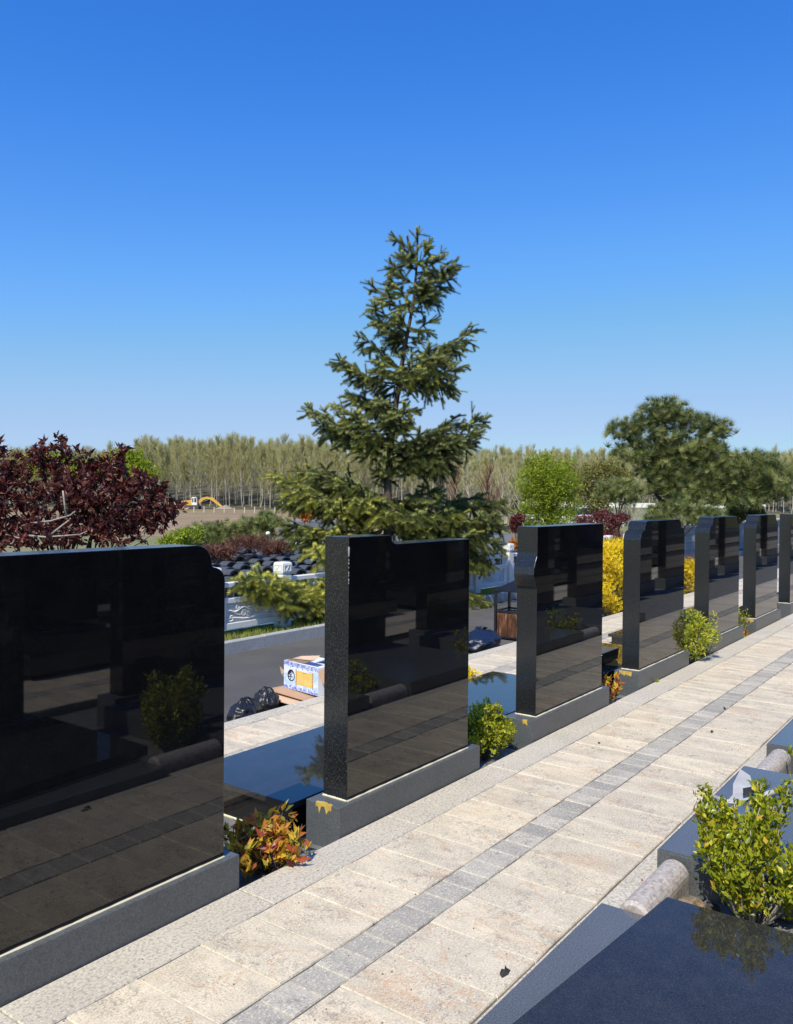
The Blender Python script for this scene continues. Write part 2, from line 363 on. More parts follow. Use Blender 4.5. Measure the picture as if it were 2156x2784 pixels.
def pave(name, y0, sgn, x0, xn, x1):
    """sgn=+1: big row, strip row, wider row in falling y from y0"""
    g = MB()
    ys = [(y0, .405), (y0-sgn*.405, .155), (y0-sgn*.56, .445)]
    root = None
    for (ya, wd) in ys:
        a, b_ = sorted((ya-sgn*.004, ya-sgn*(wd-.004))); g.box(-12, x1, a, b_, -.137, -.0035)
    root = g.build(name, M['mortar']); tag(root, kind='structure')
    st = {}
    for r_, (ya, wd) in enumerate(ys):
        L = SL if r_ == 1 else TL; ms = (big, small, big2)[r_]; off = (0, .03, .11)[r_]
        x = x0+off; yc = ya-sgn*wd/2; stuff = MB()
        while x < x1:
            if x < xn:
                o = bpy.data.objects.new('strip_tile' if r_ == 1 else 'tile', random.choice(ms)); link(o, root)
                o.location = (x+L/2, yc, random.uniform(-.0012, .0012)); o.rotation_euler = (random.uniform(-.003, .003), random.uniform(-.004, .004), random.choice((0, math.pi))+random.uniform(-.004, .004))
            else:
                z = random.uniform(-.0012, .0012); stuff.box(x+.002, x+L-.002, yc-wd/2+.004, yc+wd/2-.004, -.03, z, .003)
            x += L
        o = stuff.build('far_tiles', (M['tile_far'], M['strip_far'], M['tile_far'])[r_], root); o['kind'] = 'stuff'
    return root
def far_tile(name, c1, c2):
    m, nt, b = nmat(name, .82, .3); w = worldpos(nt)
    br = nd(nt, 'ShaderNodeTexWhiteNoise', noise_dimensions='1D'); sx = nd(nt, 'ShaderNodeSeparateXYZ'); nt.links.new(w, sx.inputs[0])
    nt.links.new(mathn(nt, 'FLOOR', mathn(nt, 'DIVIDE', sx.outputs[0], TL)), br.inputs['W'])
    c = mix(nt, br.outputs['Value'], c1, c2)
    c = mix(nt, ramp(nt, noise(nt, w, 8, 6, .7), [(.4, 0), (.75, .6)]), c, tuple(x*.7 for x in c1))
    nt.links.new(c, b.inputs['Base Color']); return m
M['tile_far'] = far_tile('flamed_beige_granite_far', (.60, .53, .43), (.46, .42, .36)); M['strip_far'] = far_tile('flamed_grey_granite_far', (.30, .29, .27), (.42, .40, .36))
pave('path', 2.318, 1, .4, 10.5, 60)
pave('far_path', 4.318, 1, 2.2, 10.5, 60)
pave('near_path', -.66, 1, 1.0, 6.0, 40)
def kerb(name, y0, y1, z0, z1, L, x0, xn, x1, mat, ch=.004):
    root = empty(name); tag(root, kind='structure'); ms = []
    for i in range(4):
        mb = MB(); mb.box(-L/2+.0025, L/2-.0025, -(y1-y0)/2, (y1-y0)/2, -(z1-z0), 0, ch); ms.append(mb.mesh('kerb_stone', mat))
    x = x0; stuff = MB()
    while x < x1:
        if x < xn:
            o = link(bpy.data.objects.new('kerb_stone', random.choice(ms)), root); o.location = (x+L/2, (y0+y1)/2, z1+random.uniform(-.002, .002)); o.rotation_euler = (0, random.uniform(-.002, .002), random.uniform(-.001, .001))
        else: stuff.box(x+.002, x+L-.002, y0, y1, z0, z1, ch)
        x += L
    o = stuff.build('far_kerb_stones', mat, root); o['kind'] = 'stuff'
kerb('row_kerb', 2.321, 2.524, -.137, 0, 1.0, .35, 14, 60, M['kerb'])
kerb('path_kerb', 1.226, 1.311, -.137, -.002, 1.0, .1, 9, 60, M['kerb'])
kerb('road_kerb', 4.322, 4.466, -.15, .002, .9, 2.0, 16, 60, M['kerb'], .008)
kerb('verge_kerb', 6.83, 6.918, -.15, .02, .9, .45, 20, 60, M['roadkerb'], .012)

# ================= HEADSTONES =================
def arc(cx_, cz, rx, rz, a0, a1, n=7):
    return [(cx_+rx*math.cos(R(a0+(a1-a0)*i/(n-1))), cz+rz*math.sin(R(a0+(a1-a0)*i/(n-1)))) for i in range(n)]
Z0 = .137
def shoulder_profile(x0, x1, zt=1.41):
    L = [(x0, Z0)]+[(x0, zt-.165)]+arc(x0+.085, zt-.165, .085, .085, 180, 90, 6)+[(x0+.095, zt-.078)]+arc(x0+.18, zt-.075, .08, .075, 180, 90, 6)
    Rr = [(x1-(x-x0), z) for x, z in L][::-1]
    return L+Rr
def headstone(profile, xb0, xb1, label, tape=True, group='black headstones in the row beyond the path', y=0., mats=None):
    xc = (xb0+xb1)/2; root = empty('headstone', (xc, 2.64+y, 0))
    tag(root, label, 'headstone', group)
    prof = [(x-xc, z) for x, z in profile]
    mb = MB(); mb.prism(prof, 2.565-2.64, 2.716-2.64)
    s = mb.build('slab', M['black'], root)
    s.data.materials.append(M['blackside']); n = len(prof)
    for p in s.data.polygons:
        if abs(p.normal.y) < .5 and p.normal.z < .97: p.material_index = 1
    bv = s.modifiers.new('b', 'BEVEL'); bv.width = .0022; bv.segments = 2; bv.limit_method = 'ANGLE'; bv.angle_limit = R(50)
    mb = MB(); mb.box(xb0-xc, xb1-xc, 2.53-2.64, 2.742-2.64, -.07, Z0-.001); mb.build('base', M['base'], root, bevel=.002)
    # sealant round the foot of the slab
    x0 = min(p[0] for p in prof if p[1] < .3); x1 = max(p[0] for p in prof if p[1] < .3)
    mb = MB()
    def bead(a, b_):
        n_ = 26; pts = []; rr = []
        for i in range(n_): 
            t = i/(n_-1); pts.append((a[0]+(b_[0]-a[0])*t, a[1]+(b_[1]-a[1])*t, Z0)); rr.append(.0035+random.random()*.003)
        mb.tube(pts, rr, 5)
    bead((x0, -.077), (x1, -.077)); bead((x0-.002, -.075), (x0-.002, .078))
    mb.build('sealant', M['sealant'], root)
    return root
def tape_piece(root, pts_top, pts_side):
    """ragged sticker folded over the corner edge of the base; pts in local x,y / x,z"""
    mb = MB(); mb.poly(pts_top, Z0+.0005, Z0+.0018); mb.build('tape', M['tape'], root)
    return mb
specs = [
 ([(1.10, Z0), (1.10, 1.27)]+arc(1.165, 1.27, .065, .042, 180, 95, 5)+[(1.17, 1.33)]+arc(1.25, 1.33, .075, .074, 180, 90, 6)+arc(2.165, 1.33, .075, .074, 90, 0, 8)+[(2.243, 1.318)]+arc(2.246, 1.256, .063, .058, 85, 0, 8)+[(2.309, Z0)],
  1.03, 2.362, 'large polished black headstone with double-stepped rounded shoulder, nearest at left edge'),
 ([(3.087, Z0), (3.087, 1.405), (3.405, 1.405)]+arc(3.405, 1.395, .022, .010, 80, 0, 4)+arc(3.482, 1.388, .052, .030, 180, 270, 7)+[(4.188, 1.359), (4.188, Z0)],
  2.992, 4.268, 'black headstone with a raised left part, curved drop in its top edge and chipped corner'),
 ([(5.05, Z0), (5.05, .99)]+[(5.035, 1.01), (5.013, 1.05), (5.003, 1.09), (5.008, 1.14), (5.028, 1.18), (5.045, 1.21), (5.05, 1.235), (5.05, 1.408), (6.155, 1.408), (6.155, Z0)],
  4.928, 6.228, 'flat-topped black headstone with a bulging moulding on its left side, before the litter bin'),
 (shoulder_profile(6.955, 8.128), 6.853, 8.205, 'black headstone with small stepped shoulders just right of the yellow forsythia hedge'),
 (shoulder_profile(8.95, 10.12, 1.414), 8.845, 10.22, 'black headstone with stepped shoulders behind the golden yew bush'),
 (shoulder_profile(10.90, 12.05, 1.41), 10.80, 12.12, 'black headstone at the right edge, sixth of the row beyond the path'),
 ([(12.85, Z0), (12.85, 1.40), (13.95, 1.40), (13.95, Z0)], 12.75, 14.05, 'black headstone seventh of the row, past the right edge'),
 (shoulder_profile(14.75, 15.9, 1.41), 14.68, 15.98, 'black headstone eighth of the row, far past the right edge'),
]
stones = [headstone(p, a, b_, lab) for p, a, b_, lab in specs]
# an extra stone left of the first one (its edge only)
headstone([(-.82, Z0), (-.82, 1.40), (.36, 1.40), (.36, Z0)], -.92, .43, 'black headstone left of the nearest one, outside the picture')

def ragged(mb, x0, x1, y, z1, seed, hgt=.02):
    """thin torn tape hanging on a vertical -x face plus the lip on top"""
    r_ = random.Random(seed); n_ = 9; top = []; bot = []
for idx, seed, (ya, yb_) in ((1, 1, (2.58, 2.68)), (2, 2, (2.565, 2.60)), (3, 3, (2.59, 2.70)), (5, 5, (2.56, 2.66))):
    r_ = random.Random(seed); root = stones[idx]; xb = specs[idx][1]-root.location.x; n_ = 10
    ys = np.linspace(ya, yb_, n_)-2.64
    mb = MB(); v = []
    for i, y in enumerate(ys):
        e1 = .012+.014*r_.random(); e2 = .010+.022*r_.random()*(2 if (i+seed) % 4 == 0 else 1)
        v += [(xb+e1, y, Z0+.0012), (xb-.0012, y, Z0+.0012), (xb-.0012, y+.004*r_.uniform(-1, 1), Z0-e2)]
    f = []
    for i in range(n_-1): f += [(3*i, 3*i+1, 3*i+4, 3*i+3), (3*i+1, 3*i+2, 3*i+5, 3*i+4)]
    mb.add(v, f); mb.build('tape', M['tape'], root)
# chips on the second stone's front left corner
root = stones[1]; mb = MB(); xe = 3.087-root.location.x; ye = 2.565-2.64
r_ = random.Random(4)
for zc, s in ((1.345, .020), (1.333, .017), (1.322, .014), (1.295, .008), (1.28, .009), (1.26, .007), (1.235, .009), (1.222, .008), (1.20, .010), (1.185, .007)):
    mb.sphere((xe+.002, ye+.001, zc), s*.55, 7, 5, (.55, .45, 1.5))
mb.build('chip', M['chip'], root)

# ---- grave covers (polished slabs on the far side of the stones) ----
def cover(x0, x1, label, y0=2.80, y1=3.60, zt=.112):
    root = empty('grave_cover', ((x0+x1)/2, (y0+y1)/2, 0)); tag(root, label, 'grave cover', 'polished covers behind the headstones')
    cx_, cy_ = (x0+x1)/2, (y0+y1)/2
    mb = MB(); mb.box(x0-cx_, x1-cx_, y0-cy_, y1-cy_, zt-.03, zt); mb.build('top_slab', M['cover'], root, bevel=.003)
    mb = MB(); mb.box(x0-cx_+.03, x1-cx_-.03, y0-cy_+.02, y1-cy_-.03, -.07, zt-.031); mb.build('box', M['black'], root)
    mb = MB(); mb.tube([(x0-cx_+.026, y0-cy_+.02, -.068), (x0-cx_+.026, y1-cy_-.03, -.068)], .006, 5); mb.build('sealant', M['sealant'], root)
    return root
cover(.98, 2.33, 'black grave cover hidden behind the nearest headstone')
cover(2.95, 4.30, 'polished black grave cover mirroring the spruce, left of the chipped headstone')
cover(4.90, 6.27, 'polished black grave cover beside the round green boxwood')
c4 = cover(6.83, 8.22, 'polished black grave cover with a raised offering block on it')
cover(8.80, 10.25, 'polished black grave cover behind the golden yew bush')
cover(10.75, 12.15, 'black grave cover behind the sixth headstone of the row')
mb = MB(); mb.prism([(-.20, .0), (-.17, -.085), (.17, -.085), (.20, 0), (.185, .012), (-.185, .012)], -.11, .11)
o = mb.build('offering_block', M['blackside'], None, bevel=.003); o.location = (7.28, 3.06, .205)
tag(o, 'small dark granite offering block lying on the fourth grave cover', 'offering block')
M['ledge'] = M['greyslab']

# ================= NEAR ROW (bottom right) =================
o = empty('grave_step', (2.37, 1.16, 0)); tag(o, 'blue-grey granite step along the nearest grave cover at bottom right', 'grave step')
mb = MB(); mb.box(-1.0, .675, -.16, .098, -.07, .05); mb.build('slab', M['greyslab'], o, bevel=.002)
mb = MB(); mb.poly([(.72, -.14), (-.95, .02), (-.95, .013), (.72, -.147)], .05, .056); mb.build('sealant', M['sealant'], o)
o = empty('grave_cover', (2.3, .3, 0)); tag(o, 'large polished black grave cover filling the bottom right corner', 'grave cover', 'covers of the near row')
mb = MB(); mb.poly([(-.9, -.35), (.80, -.35), (.80, .725), (-.9, .885)], .065, .12); mb.build('top_slab', M['cover'], o, bevel=.003)
mb = MB(); mb.box(-.85, .76, -.3, .70, -.07, .0645); mb.build('box', M['black'], o)
def roll(x0, x1, label):
    root = empty('kerb_roll', ((x0+x1)/2, 1.135, 0)); h = (x1-x0)/2
    mb = MB(); n_ = 12
    prof = [(.062*math.cos(math.pi*i/n_), .022+.062*math.sin(math.pi*i/n_)) for i in range(n_+1)]
    pr = [(.062, -.07)]+prof+[(-.062, -.07)]
    ring = lambda x, k: [(x, y*k, (z-.02)*k+.02 if z > 0 else z) for y, z in pr]
    sec = [(-h, .8), (-h+.006, .93), (-h+.014, 1), (h-.014, 1), (h-.006, .93), (h, .8)]
    v = [p for x, k in sec for p in ring(x, k)]; m_ = len(pr)
    f = [(i*m_+j, (i+1)*m_+j, (i+1)*m_+j+1, i*m_+j+1) for i in range(len(sec)-1) for j in range(m_-1)]
    f += [tuple(range(m_-1, -1, -1)), tuple(range((len(sec)-1)*m_, len(sec)*m_))]
    mb.add(v, f); s = mb.build('half_round_stone', M['roll'], root, smooth=False)
    tag(root, label, 'stone edging'); return root
r0 = roll(3.052, 3.535, 'pink-grey half-round granite edging across the planting gap at bottom right')
for k, x in enumerate((5.02, 6.97, 8.9)):
    rr = copy_tree(r0); rr.location.x = x+.24; rr['label'] = ('second', 'third', 'fourth')[k]+' half-round granite edging of the near row, beyond the right edge'
    rr['group'] = 'half-round edging stones'
r0['group'] = 'half-round edging stones'
for k, x in enumerate((3.546, 5.50, 7.45, 9.4)):
    o = empty('grave_plinth', (x+.7, .6, 0)); tag(o, ('dark granite grave plinth with a torn plastic bag lying on its polished top', 'dark granite grave plinth second from the boxwood at the right', 'dark granite grave plinth third from the boxwood at the right', 'dark granite grave plinth fourth from the boxwood at the right')[k], 'grave plinth', 'plinths of the near row')
    mb = MB(); mb.box(-.7, .72, -.75, .618, -.07, .096); mb.build('block', M['base'], o, bevel=.002)
    mb = MB(); mb.box(-.69, .71, -.74, .607, .0965, .100); mb.build('polished_top', M['greyslab'], o)
# the rows of headstones behind the camera, seen only in reflection
hp = [(-.6, Z0), (-.6, 1.40), (.6, 1.40), (.6, Z0)]
hb = MB(); hb.prism(hp, -.075, .075); hm = hb.mesh('slab', M['black'])
hb = MB(); hb.box(-.68, .68, -.11, .11, -.07, Z0-.001); bm_ = hb.mesh('base', M['base'])
hb = MB(); hb.box(-.68, .68, .2, 1.0, -.07, .11); cm_ = hb.mesh('cover_slab', M['cover'])
for r_, (yr, zr) in enumerate(((-.14, 0), (-2.6, .12), (-5.0, .3), (-7.4, .5))):
    for k in range(13 if r_ == 0 else 20):
        x = 2.35+1.95*k+(0 if r_ == 0 else .3*r_-2)
        root = empty('headstone', (x, yr, zr))
        tag(root, ('black headstone of the near row across the path, seen mirrored in the polished stones' if r_ == 0 else 'black headstone in the rows further behind the path, seen mirrored in the polished stones'), 'headstone', 'headstones of the near row' if r_ == 0 else 'headstones of the rows behind')
        link(bpy.data.objects.new('slab', hm), root); link(bpy.data.objects.new('base', bm_), root)
        if r_: 
            c_ = link(bpy.data.objects.new('cover_slab', cm_), root)
g = MB(); g.box(-12, 40, -9, -1.75, -.13, -.02); tag(g.build('rear_ground', M['bed']), kind='structure')

# ================= PLANTS =================
def rosette_points(centers, k, spread, upbias=.6):
    n = len(centers)
    P_ = np.repeat(centers, k, axis=0)+rng.normal(size=(n*k, 3))*spread
    ax = norm(randdir(n)+UP*upbias); A = np.repeat(ax, k, axis=0)
    D_ = norm(A+randdir(n*k)*.9)
    return P_, D_
def leaves_obj(P_, D_, L, W, mat, parent, name='leaves', tmpl=LEAF, var=.3, bright=None):
    n = len(P_); N_ = norm(np.cross(D_, randdir(n))); N_ = np.where((N_[:, 2:3] < 0), -N_, N_)
    s = (1+rng.normal(size=(n, 1))*var).clip(.4, 1.8); S_ = np.concatenate([s*L, s*W, s*L*.8], 1)
    V, T = scatter(tmpl[0], tmpl[1], P_, D_, N_, S_)
    r_ = rng.random(n) if bright is None else np.clip(bright+rng.normal(size=n)*.22, 0, 1)
    return tri_mesh(name, V, T, mat, parent, np.repeat(r_, len(tmpl[0])))
def blob_pts(blobs, n, surf=.55):
    """blobs: (r, z, rr, rz[, depth, rd]); returns local (r, depth, z) points"""
    w_ = np.array([b_[2]*b_[3] for b_ in blobs]); w_ = w_/w_.sum(); idx = rng.choice(len(blobs), n, p=w_)
    B = np.array([[b_[0], b_[4] if len(b_) > 4 else 0, b_[1], b_[2], b_[5] if len(b_) > 5 else b_[2]*.9, b_[3]] for b_ in blobs])[idx]
    d = randdir(n)*(surf+(1-surf)*rng.random((n, 1)))**.8*(.9+.2*rng.random((n, 1)))
    return B[:, :3]+d*B[:, 3:]
def to_world(L): return L[:, 0:1]*RT+L[:, 1:2]*FW+L[:, 2:3]*UP
def limbs(mb, base, targets, r0, wob=.12, seg=5, n=5, split=.35):
    for t in targets:
        a = np.array(base, float); b_ = np.array(t, float); L = np.linalg.norm(b_-a)
        st = a+(np.array([0, 0, b_[2]-a[2]]))*split*rng.random(); pts = []; rr = []
        for i in range(seg+1):
            u_ = i/seg; p = st+(b_-st)*u_+np.array([0, 0, .12*L*math.sin(math.pi*u_)])+rng.normal(size=3)*wob*L*.12*(0 < u_ < 1)
            pts.append(p); rr.append(r0*(1-.85*u_)*.6)
        mb.tube(pts, rr, n)
def leafy(name, label, cat, T0, z0, blobs, n, L, W, mat, bark='bark', tr=.04, k=6, spread=.02, th=None, group=None, nl=14, upb=.5, tmpl=LEAF, surf=.5, bright_top=True, lean=0.):
    """tree/shrub at T0=(x,y); blobs in metres right/up of the base"""
    root = empty(name, (T0[0], T0[1], z0)); tag(root, label, cat, group)
    C_ = blob_pts(blobs, n//k, surf); Pw = to_world(C_)
    P_, D_ = rosette_points(Pw, k, spread, upb)
    leaves_obj(P_, D_, L, W, mat, root, 'crown' if cat == 'tree' else 'leaves', tmpl)
    mb = MB(); zt = max(b_[1] for b_ in blobs); th = th or zt*.5
    c0 = np.mean([b_[0] for b_ in blobs])
    if tr > 0:
        mb.tube([(0, 0, -.05), tuple(RT*c0*.2+UP*th*.5), tuple(RT*c0*.5+UP*th)], [tr, tr*.85, tr*.7], 8)
    sel = Pw[rng.choice(len(Pw), min(nl, len(Pw)), replace=False)]
    limbs(mb, (0, 0, th*.45 if tr > 0 else 0), sel, max(tr, .006)*.55, n=5)
    mb.build('trunk' if cat == 'tree' else 'stems', M[bark], root, smooth=True)
    return root

# ---- spruce ----
def shoot_template(nr=10, per=7, nl=.17):
    v = []; t = []
    for i in range(nr):
        for j in range(per):
            a = 2*math.pi*(j/per+(i % 2)*.5/per); x = i/(nr-1)*.92
            c_, s_ = math.cos(a), math.sin(a); n0 = len(v); q = .015
            v += [(x-.0, -s_*q, c_*q), (x, s_*q, -c_*q), (x+nl*.75, c_*nl*.75, s_*nl*.75)]
            t.append((n0, n0+1, n0+2))
    n0 = len(v)
    for k in range(3):
        a = 2*math.pi*k/3; v += [(0, .035*math.cos(a), .035*math.sin(a))]
    v += [(1.02, 0, 0)]
    for k in range(3): t.append((n0+k, n0+(k+1) % 3, n0+3))
    return np.array(v, float), np.array(t)
SH = shoot_template()
def spruce(T0, z0, tips, trunk, label):
    root = empty('spruce_tree', (T0[0], T0[1], z0)); tag(root, label, 'tree')
    P_, D_, S_, B_ = [], [], [], []; wood = MB()
    tone_low = [0]
    def tpos(z):
        zs = [p[1] for p in trunk]; return np.array([np.interp(z, zs, [p[0] for p in trunk]), 0, z])
    def grow(p, d, L, lvl, tone):
        n_ = max(1, int(L/.085)); pts = [p.copy()]; dd = d.copy(); step = L/n_; p0 = p.copy(); end = p0+d*L; sag = .10*L*(.4+rng.random())
        for i in range(n_):
            u_ = (i+1)/n_
            if lvl == 1:
                q = p0+(end-p0)*u_-UP*sag*math.sin(math.pi*u_)*(1.1-u_)+rng.normal(size=3)*.012; dd = norm(q-p)
            else:
                dd = norm(dd+rng.normal(size=3)*.12+np.array([0, 0, -.06 if lvl == 2 else -.14])); q = p+dd*step
            if lvl > 1 or u_ > .15:
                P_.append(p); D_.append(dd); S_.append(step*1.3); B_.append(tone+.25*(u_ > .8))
            if lvl < 3 and i < n_-1 and (lvl > 1 or u_ > .10):
                side = norm(np.cross(dd, UP)+1e-6)
                for sg in (-1, 1):
                    if rng.random() < (.85 if lvl == 1 else .62):
                        Ls = (.14+.50*L*(1-u_)**.7*min(1, .35+1.6*u_)) if lvl == 1 else .11+.07*rng.random()
                        Ls = min(Ls, .27 if tone_low[0] else (.34 if p[2] > 2.3 else .42))*(.65+.6*rng.random())
                        nd_ = norm(dd*(.75+.3*rng.random())+side*sg*.8+rng.normal(size=3)*.25+UP*((.05 if rng.random() < .6 else -.35) if lvl == 1 else -.35*rng.random()))
                        grow(q.copy(), nd_, Ls, lvl+1, tone+rng.normal()*.05)
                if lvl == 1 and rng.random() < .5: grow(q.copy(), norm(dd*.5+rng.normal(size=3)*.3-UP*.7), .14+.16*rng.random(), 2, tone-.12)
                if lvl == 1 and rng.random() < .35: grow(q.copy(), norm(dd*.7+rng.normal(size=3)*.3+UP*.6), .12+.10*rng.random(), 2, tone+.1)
            p = q; pts.append(p.copy())
        if lvl == 1:
            wood.tube([to_world(x[None])[0] for x in pts], [max(.018*(L/1.2)*(1-k/len(pts)), .004) for k in range(len(pts))], 5)
            for _ in range(3):
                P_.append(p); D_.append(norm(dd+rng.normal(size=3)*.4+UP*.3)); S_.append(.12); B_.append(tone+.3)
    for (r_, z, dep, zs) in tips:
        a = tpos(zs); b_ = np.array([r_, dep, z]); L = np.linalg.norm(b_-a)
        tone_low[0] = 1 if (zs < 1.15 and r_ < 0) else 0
        d0 = norm(b_-a); tone = .30+.14*(zs < 2)+.24*(zs < 1.0 and r_ < 0)-.1*(dep > .2)+rng.normal()*.09  # tone paints low left boughs as sunlit, boughs at the back as shaded
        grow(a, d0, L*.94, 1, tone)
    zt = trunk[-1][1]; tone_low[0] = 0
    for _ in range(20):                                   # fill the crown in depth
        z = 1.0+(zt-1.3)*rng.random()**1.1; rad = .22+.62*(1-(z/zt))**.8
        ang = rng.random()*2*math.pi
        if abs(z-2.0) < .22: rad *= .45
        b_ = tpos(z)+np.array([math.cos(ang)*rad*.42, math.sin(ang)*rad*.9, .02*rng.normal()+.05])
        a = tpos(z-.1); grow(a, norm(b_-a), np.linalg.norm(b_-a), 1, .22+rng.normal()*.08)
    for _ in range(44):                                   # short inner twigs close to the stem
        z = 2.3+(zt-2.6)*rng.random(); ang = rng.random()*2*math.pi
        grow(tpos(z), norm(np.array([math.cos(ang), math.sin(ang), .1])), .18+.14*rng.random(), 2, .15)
    Pa = to_world(np.array(P_)); Da = to_world(np.array(D_)); S = np.array(S_)[:, None]
    N_ = norm(np.cross(Da, randdir(len(Pa)))); W = np.clip(S*2.3, .24, .30)
    V, T = scatter(SH[0], SH[1], Pa, Da, N_, np.concatenate([S, W, W], 1))
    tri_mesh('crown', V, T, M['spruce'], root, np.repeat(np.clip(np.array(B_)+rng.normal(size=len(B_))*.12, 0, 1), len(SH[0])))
    mb = MB(); mb.tube([to_world(np.array([[r_, 0, z]]))[0] for r_, z in trunk], [.075*(1-z/(zt+.3))+.006 for r_, z in trunk], 9); mb.build('trunk', M['bark'], root, smooth=True)
    wood.build('limbs', M['bark'], root, smooth=True)
    print('spruce shoots', len(Pa))
    return root
SD = 12.9; SK = SD/11.7                # distance of the spruce from the camera
def dp(px, py): return ((px-828)*.00654*SK, 1.6+(1061-py)*.006537*SK)
tips_px = [(887,497,0,545),(838,505,.05,560),(862,520,-.1,560),(912,524,0,570),(845,540,-.1,580),(938,542,-.1,600),(972,558,0,630),(962,588,.1,640),
 (825,565,0,610),(828,598,.1,650),(786,612,0,670),(788,655,-.1,700),(790,682,.2,720),(930,645,.1,650),(925,682,0,710),(812,702,.1,730),(905,620,-.2,640),(860,640,-.3,670),
 (770,718,0,790),(714,768,0,820),(738,792,-.3,830),(795,775,-.5,800),(1008,706,0,800),(995,735,.3,790),(990,785,-.3,810),(962,812,.2,805),(972,832,-.25,805),(940,770,-.5,800),(925,742,.1,780),(900,800,-.5,790),(955,750,-.1,800),
 (735,845,0,860),(765,862,.3,870),(648,875,0,945),(668,902,-.4,950),(712,868,.2,920),(690,925,.3,950),(742,958,-.2,950),(880,872,.3,890),(862,868,-.4,890),(800,860,-.5,880),(770,900,-.4,940),(720,890,-.2,940),
 (1045,886,0,985),(1032,920,-.3,980),(1012,938,.3,985),(955,905,-.3,965),(985,985,.1,975),(938,1005,-.2,955),(990,900,.1,975),(970,950,-.2,975),(905,930,-.5,950),
 (566,1015,0,1075),(600,1050,-.4,1080),(630,1003,.4,1060),(640,1085,-.3,1085),(700,1100,-.6,1085),(680,1040,.6,1065),(760,1070,-.8,1065),(615,1030,.1,1075),(590,1070,.2,1080),(720,1030,-.5,1060),(660,1010,-.2,1060),(790,1100,-.7,1090),
 (1085,1075,0,1080),(1070,1112,-.5,1100),(1052,1150,.3,1110),(1085,1165,-.2,1110),(1000,1095,-.7,1100),(1060,1215,-.4,1120),(940,1045,-.6,1065),(1030,1060,.3,1075),(1080,1125,.1,1095),(1040,1190,-.2,1115),(980,1130,-.6,1105),(900,1100,-.8,1090),(1010,1165,-.6,1110),
 (590,1120,0,1140),(622,1160,-.3,1140),(662,1195,.2,1150),(690,1170,.5,1150),(600,1140,.2,1145),(640,1130,-.4,1130),(700,1150,-.6,1140),
 (488,1238,-.3,1235),(540,1268,-.5,1240),(600,1300,-.4,1245),(660,1262,-.7,1240),(690,1300,-.2,1250),(620,1270,-.6,1240),(650,1300,-.5,1250),(560,1290,-.2,1245),(520,1250,-.1,1240),
 (1045,1288,-.3,1215),(1022,1308,-.1,1220),(1035,1275,-.5,1215)]
def tip(px, py, d, sy):
    f = lambda D: ((px*1.2749-1081)/2281.8*D+.143, 1.6+(1352.5-py*1.2749)/2281.8*D)
    if py > 1190 and px < 720:                  # lowest boughs sweep along the verge in front of the balustrade
        for _ in range(30):
            r_ = f(SD+d)[0]; d = .6*d+.4*min(d, (-.66+.805*r_)/.594)
    elif py > 1000 and px > 900: d += .8
    return (*f(SD+d), d, dp(0, sy)[1])
tips = [tip(*t_) for t_ in tips_px]
trunk = [(r_*SK, z if z < 1.6 else 1.6+(z-1.6)*SK) for r_, z in [(0, -1.1), (0, .5), (-.005, 1.8), (.03, 2.3), (.10, 2.9), (.20, 3.6), (.33, 4.3), (.37, 4.8), (.385, 5.25)]]
st_ = rng.bit_generator.state
spruce((10.30, 7.78), 0., tips, trunk, 'tall dark green spruce with uneven drooping branches standing just beyond the balustrade')

# ---- purple-leaved plum ----
def q_(px, py, k, px0): return ((px-px0)*k, 1.6+(1065-py)*k)
def blobs_px(lst, D, px0, z0):
    k = 1.2749*D/2281.8
    return [((px-px0)*k, 1.6+(1060.6+(px-848)*.0082-py)*k-z0, rx*k, ry*k) for px, py, rx, ry in lst]
bl = blobs_px([(110,968,48,30),(125,945,14,14),(190,975,12,14),(90,950,16,12),(170,960,10,12),(300,1015,20,12),(340,1035,18,10),(390,1078,12,10),(60,1000,60,45),(150,1010,62,48),(225,1000,50,34),(262,965,10,16),(240,990,30,30),(300,1040,52,34),(345,1075,42,26),(378,1088,16,14),(120,1085,95,55),(215,1100,100,45),(305,1110,52,34),
   (30,1080,70,80),(-30,1010,70,90),(-70,1100,80,90),(200,1045,110,50),(270,1080,90,55),(150,1130,120,30),(330,1100,45,30),(100,1150,110,22),(250,1145,90,22),(0,1140,80,40)], 11.5, 150, -1.0)
pl = leafy('plum_tree', 'purple-leaved plum tree with dark red foliage above the nearest headstone', 'tree', dpos(150*1.2749, 11.5)[:2], -1.0, bl, 15500, .086, .034, M['plum'], 'barkdark', .05, k=8, spread=.012, nl=30, upb=.15, surf=.45)
mb = MB(); k = 1.2749*11.5/2281.8
for pts in ([(96,1140),(130,1143),(165,1140),(200,1137),(215,1130)], [(100,1115),(140,1110),(180,1098),(190,1090)], [(140,1138),(165,1118),(178,1108)], [(172,1100),(168,1070),(165,1048)]):
    L_ = [(*((px-150)*k,), 2.6+(1055-py)*k) for px, py in pts]
    mb.tube([RT*a-FW*.5+UP*z for a, z in L_], [.015-.002*i for i in range(len(L_))], 6)
mb.build('pruned_branch', M['barkgrey'], pl, smooth=True)

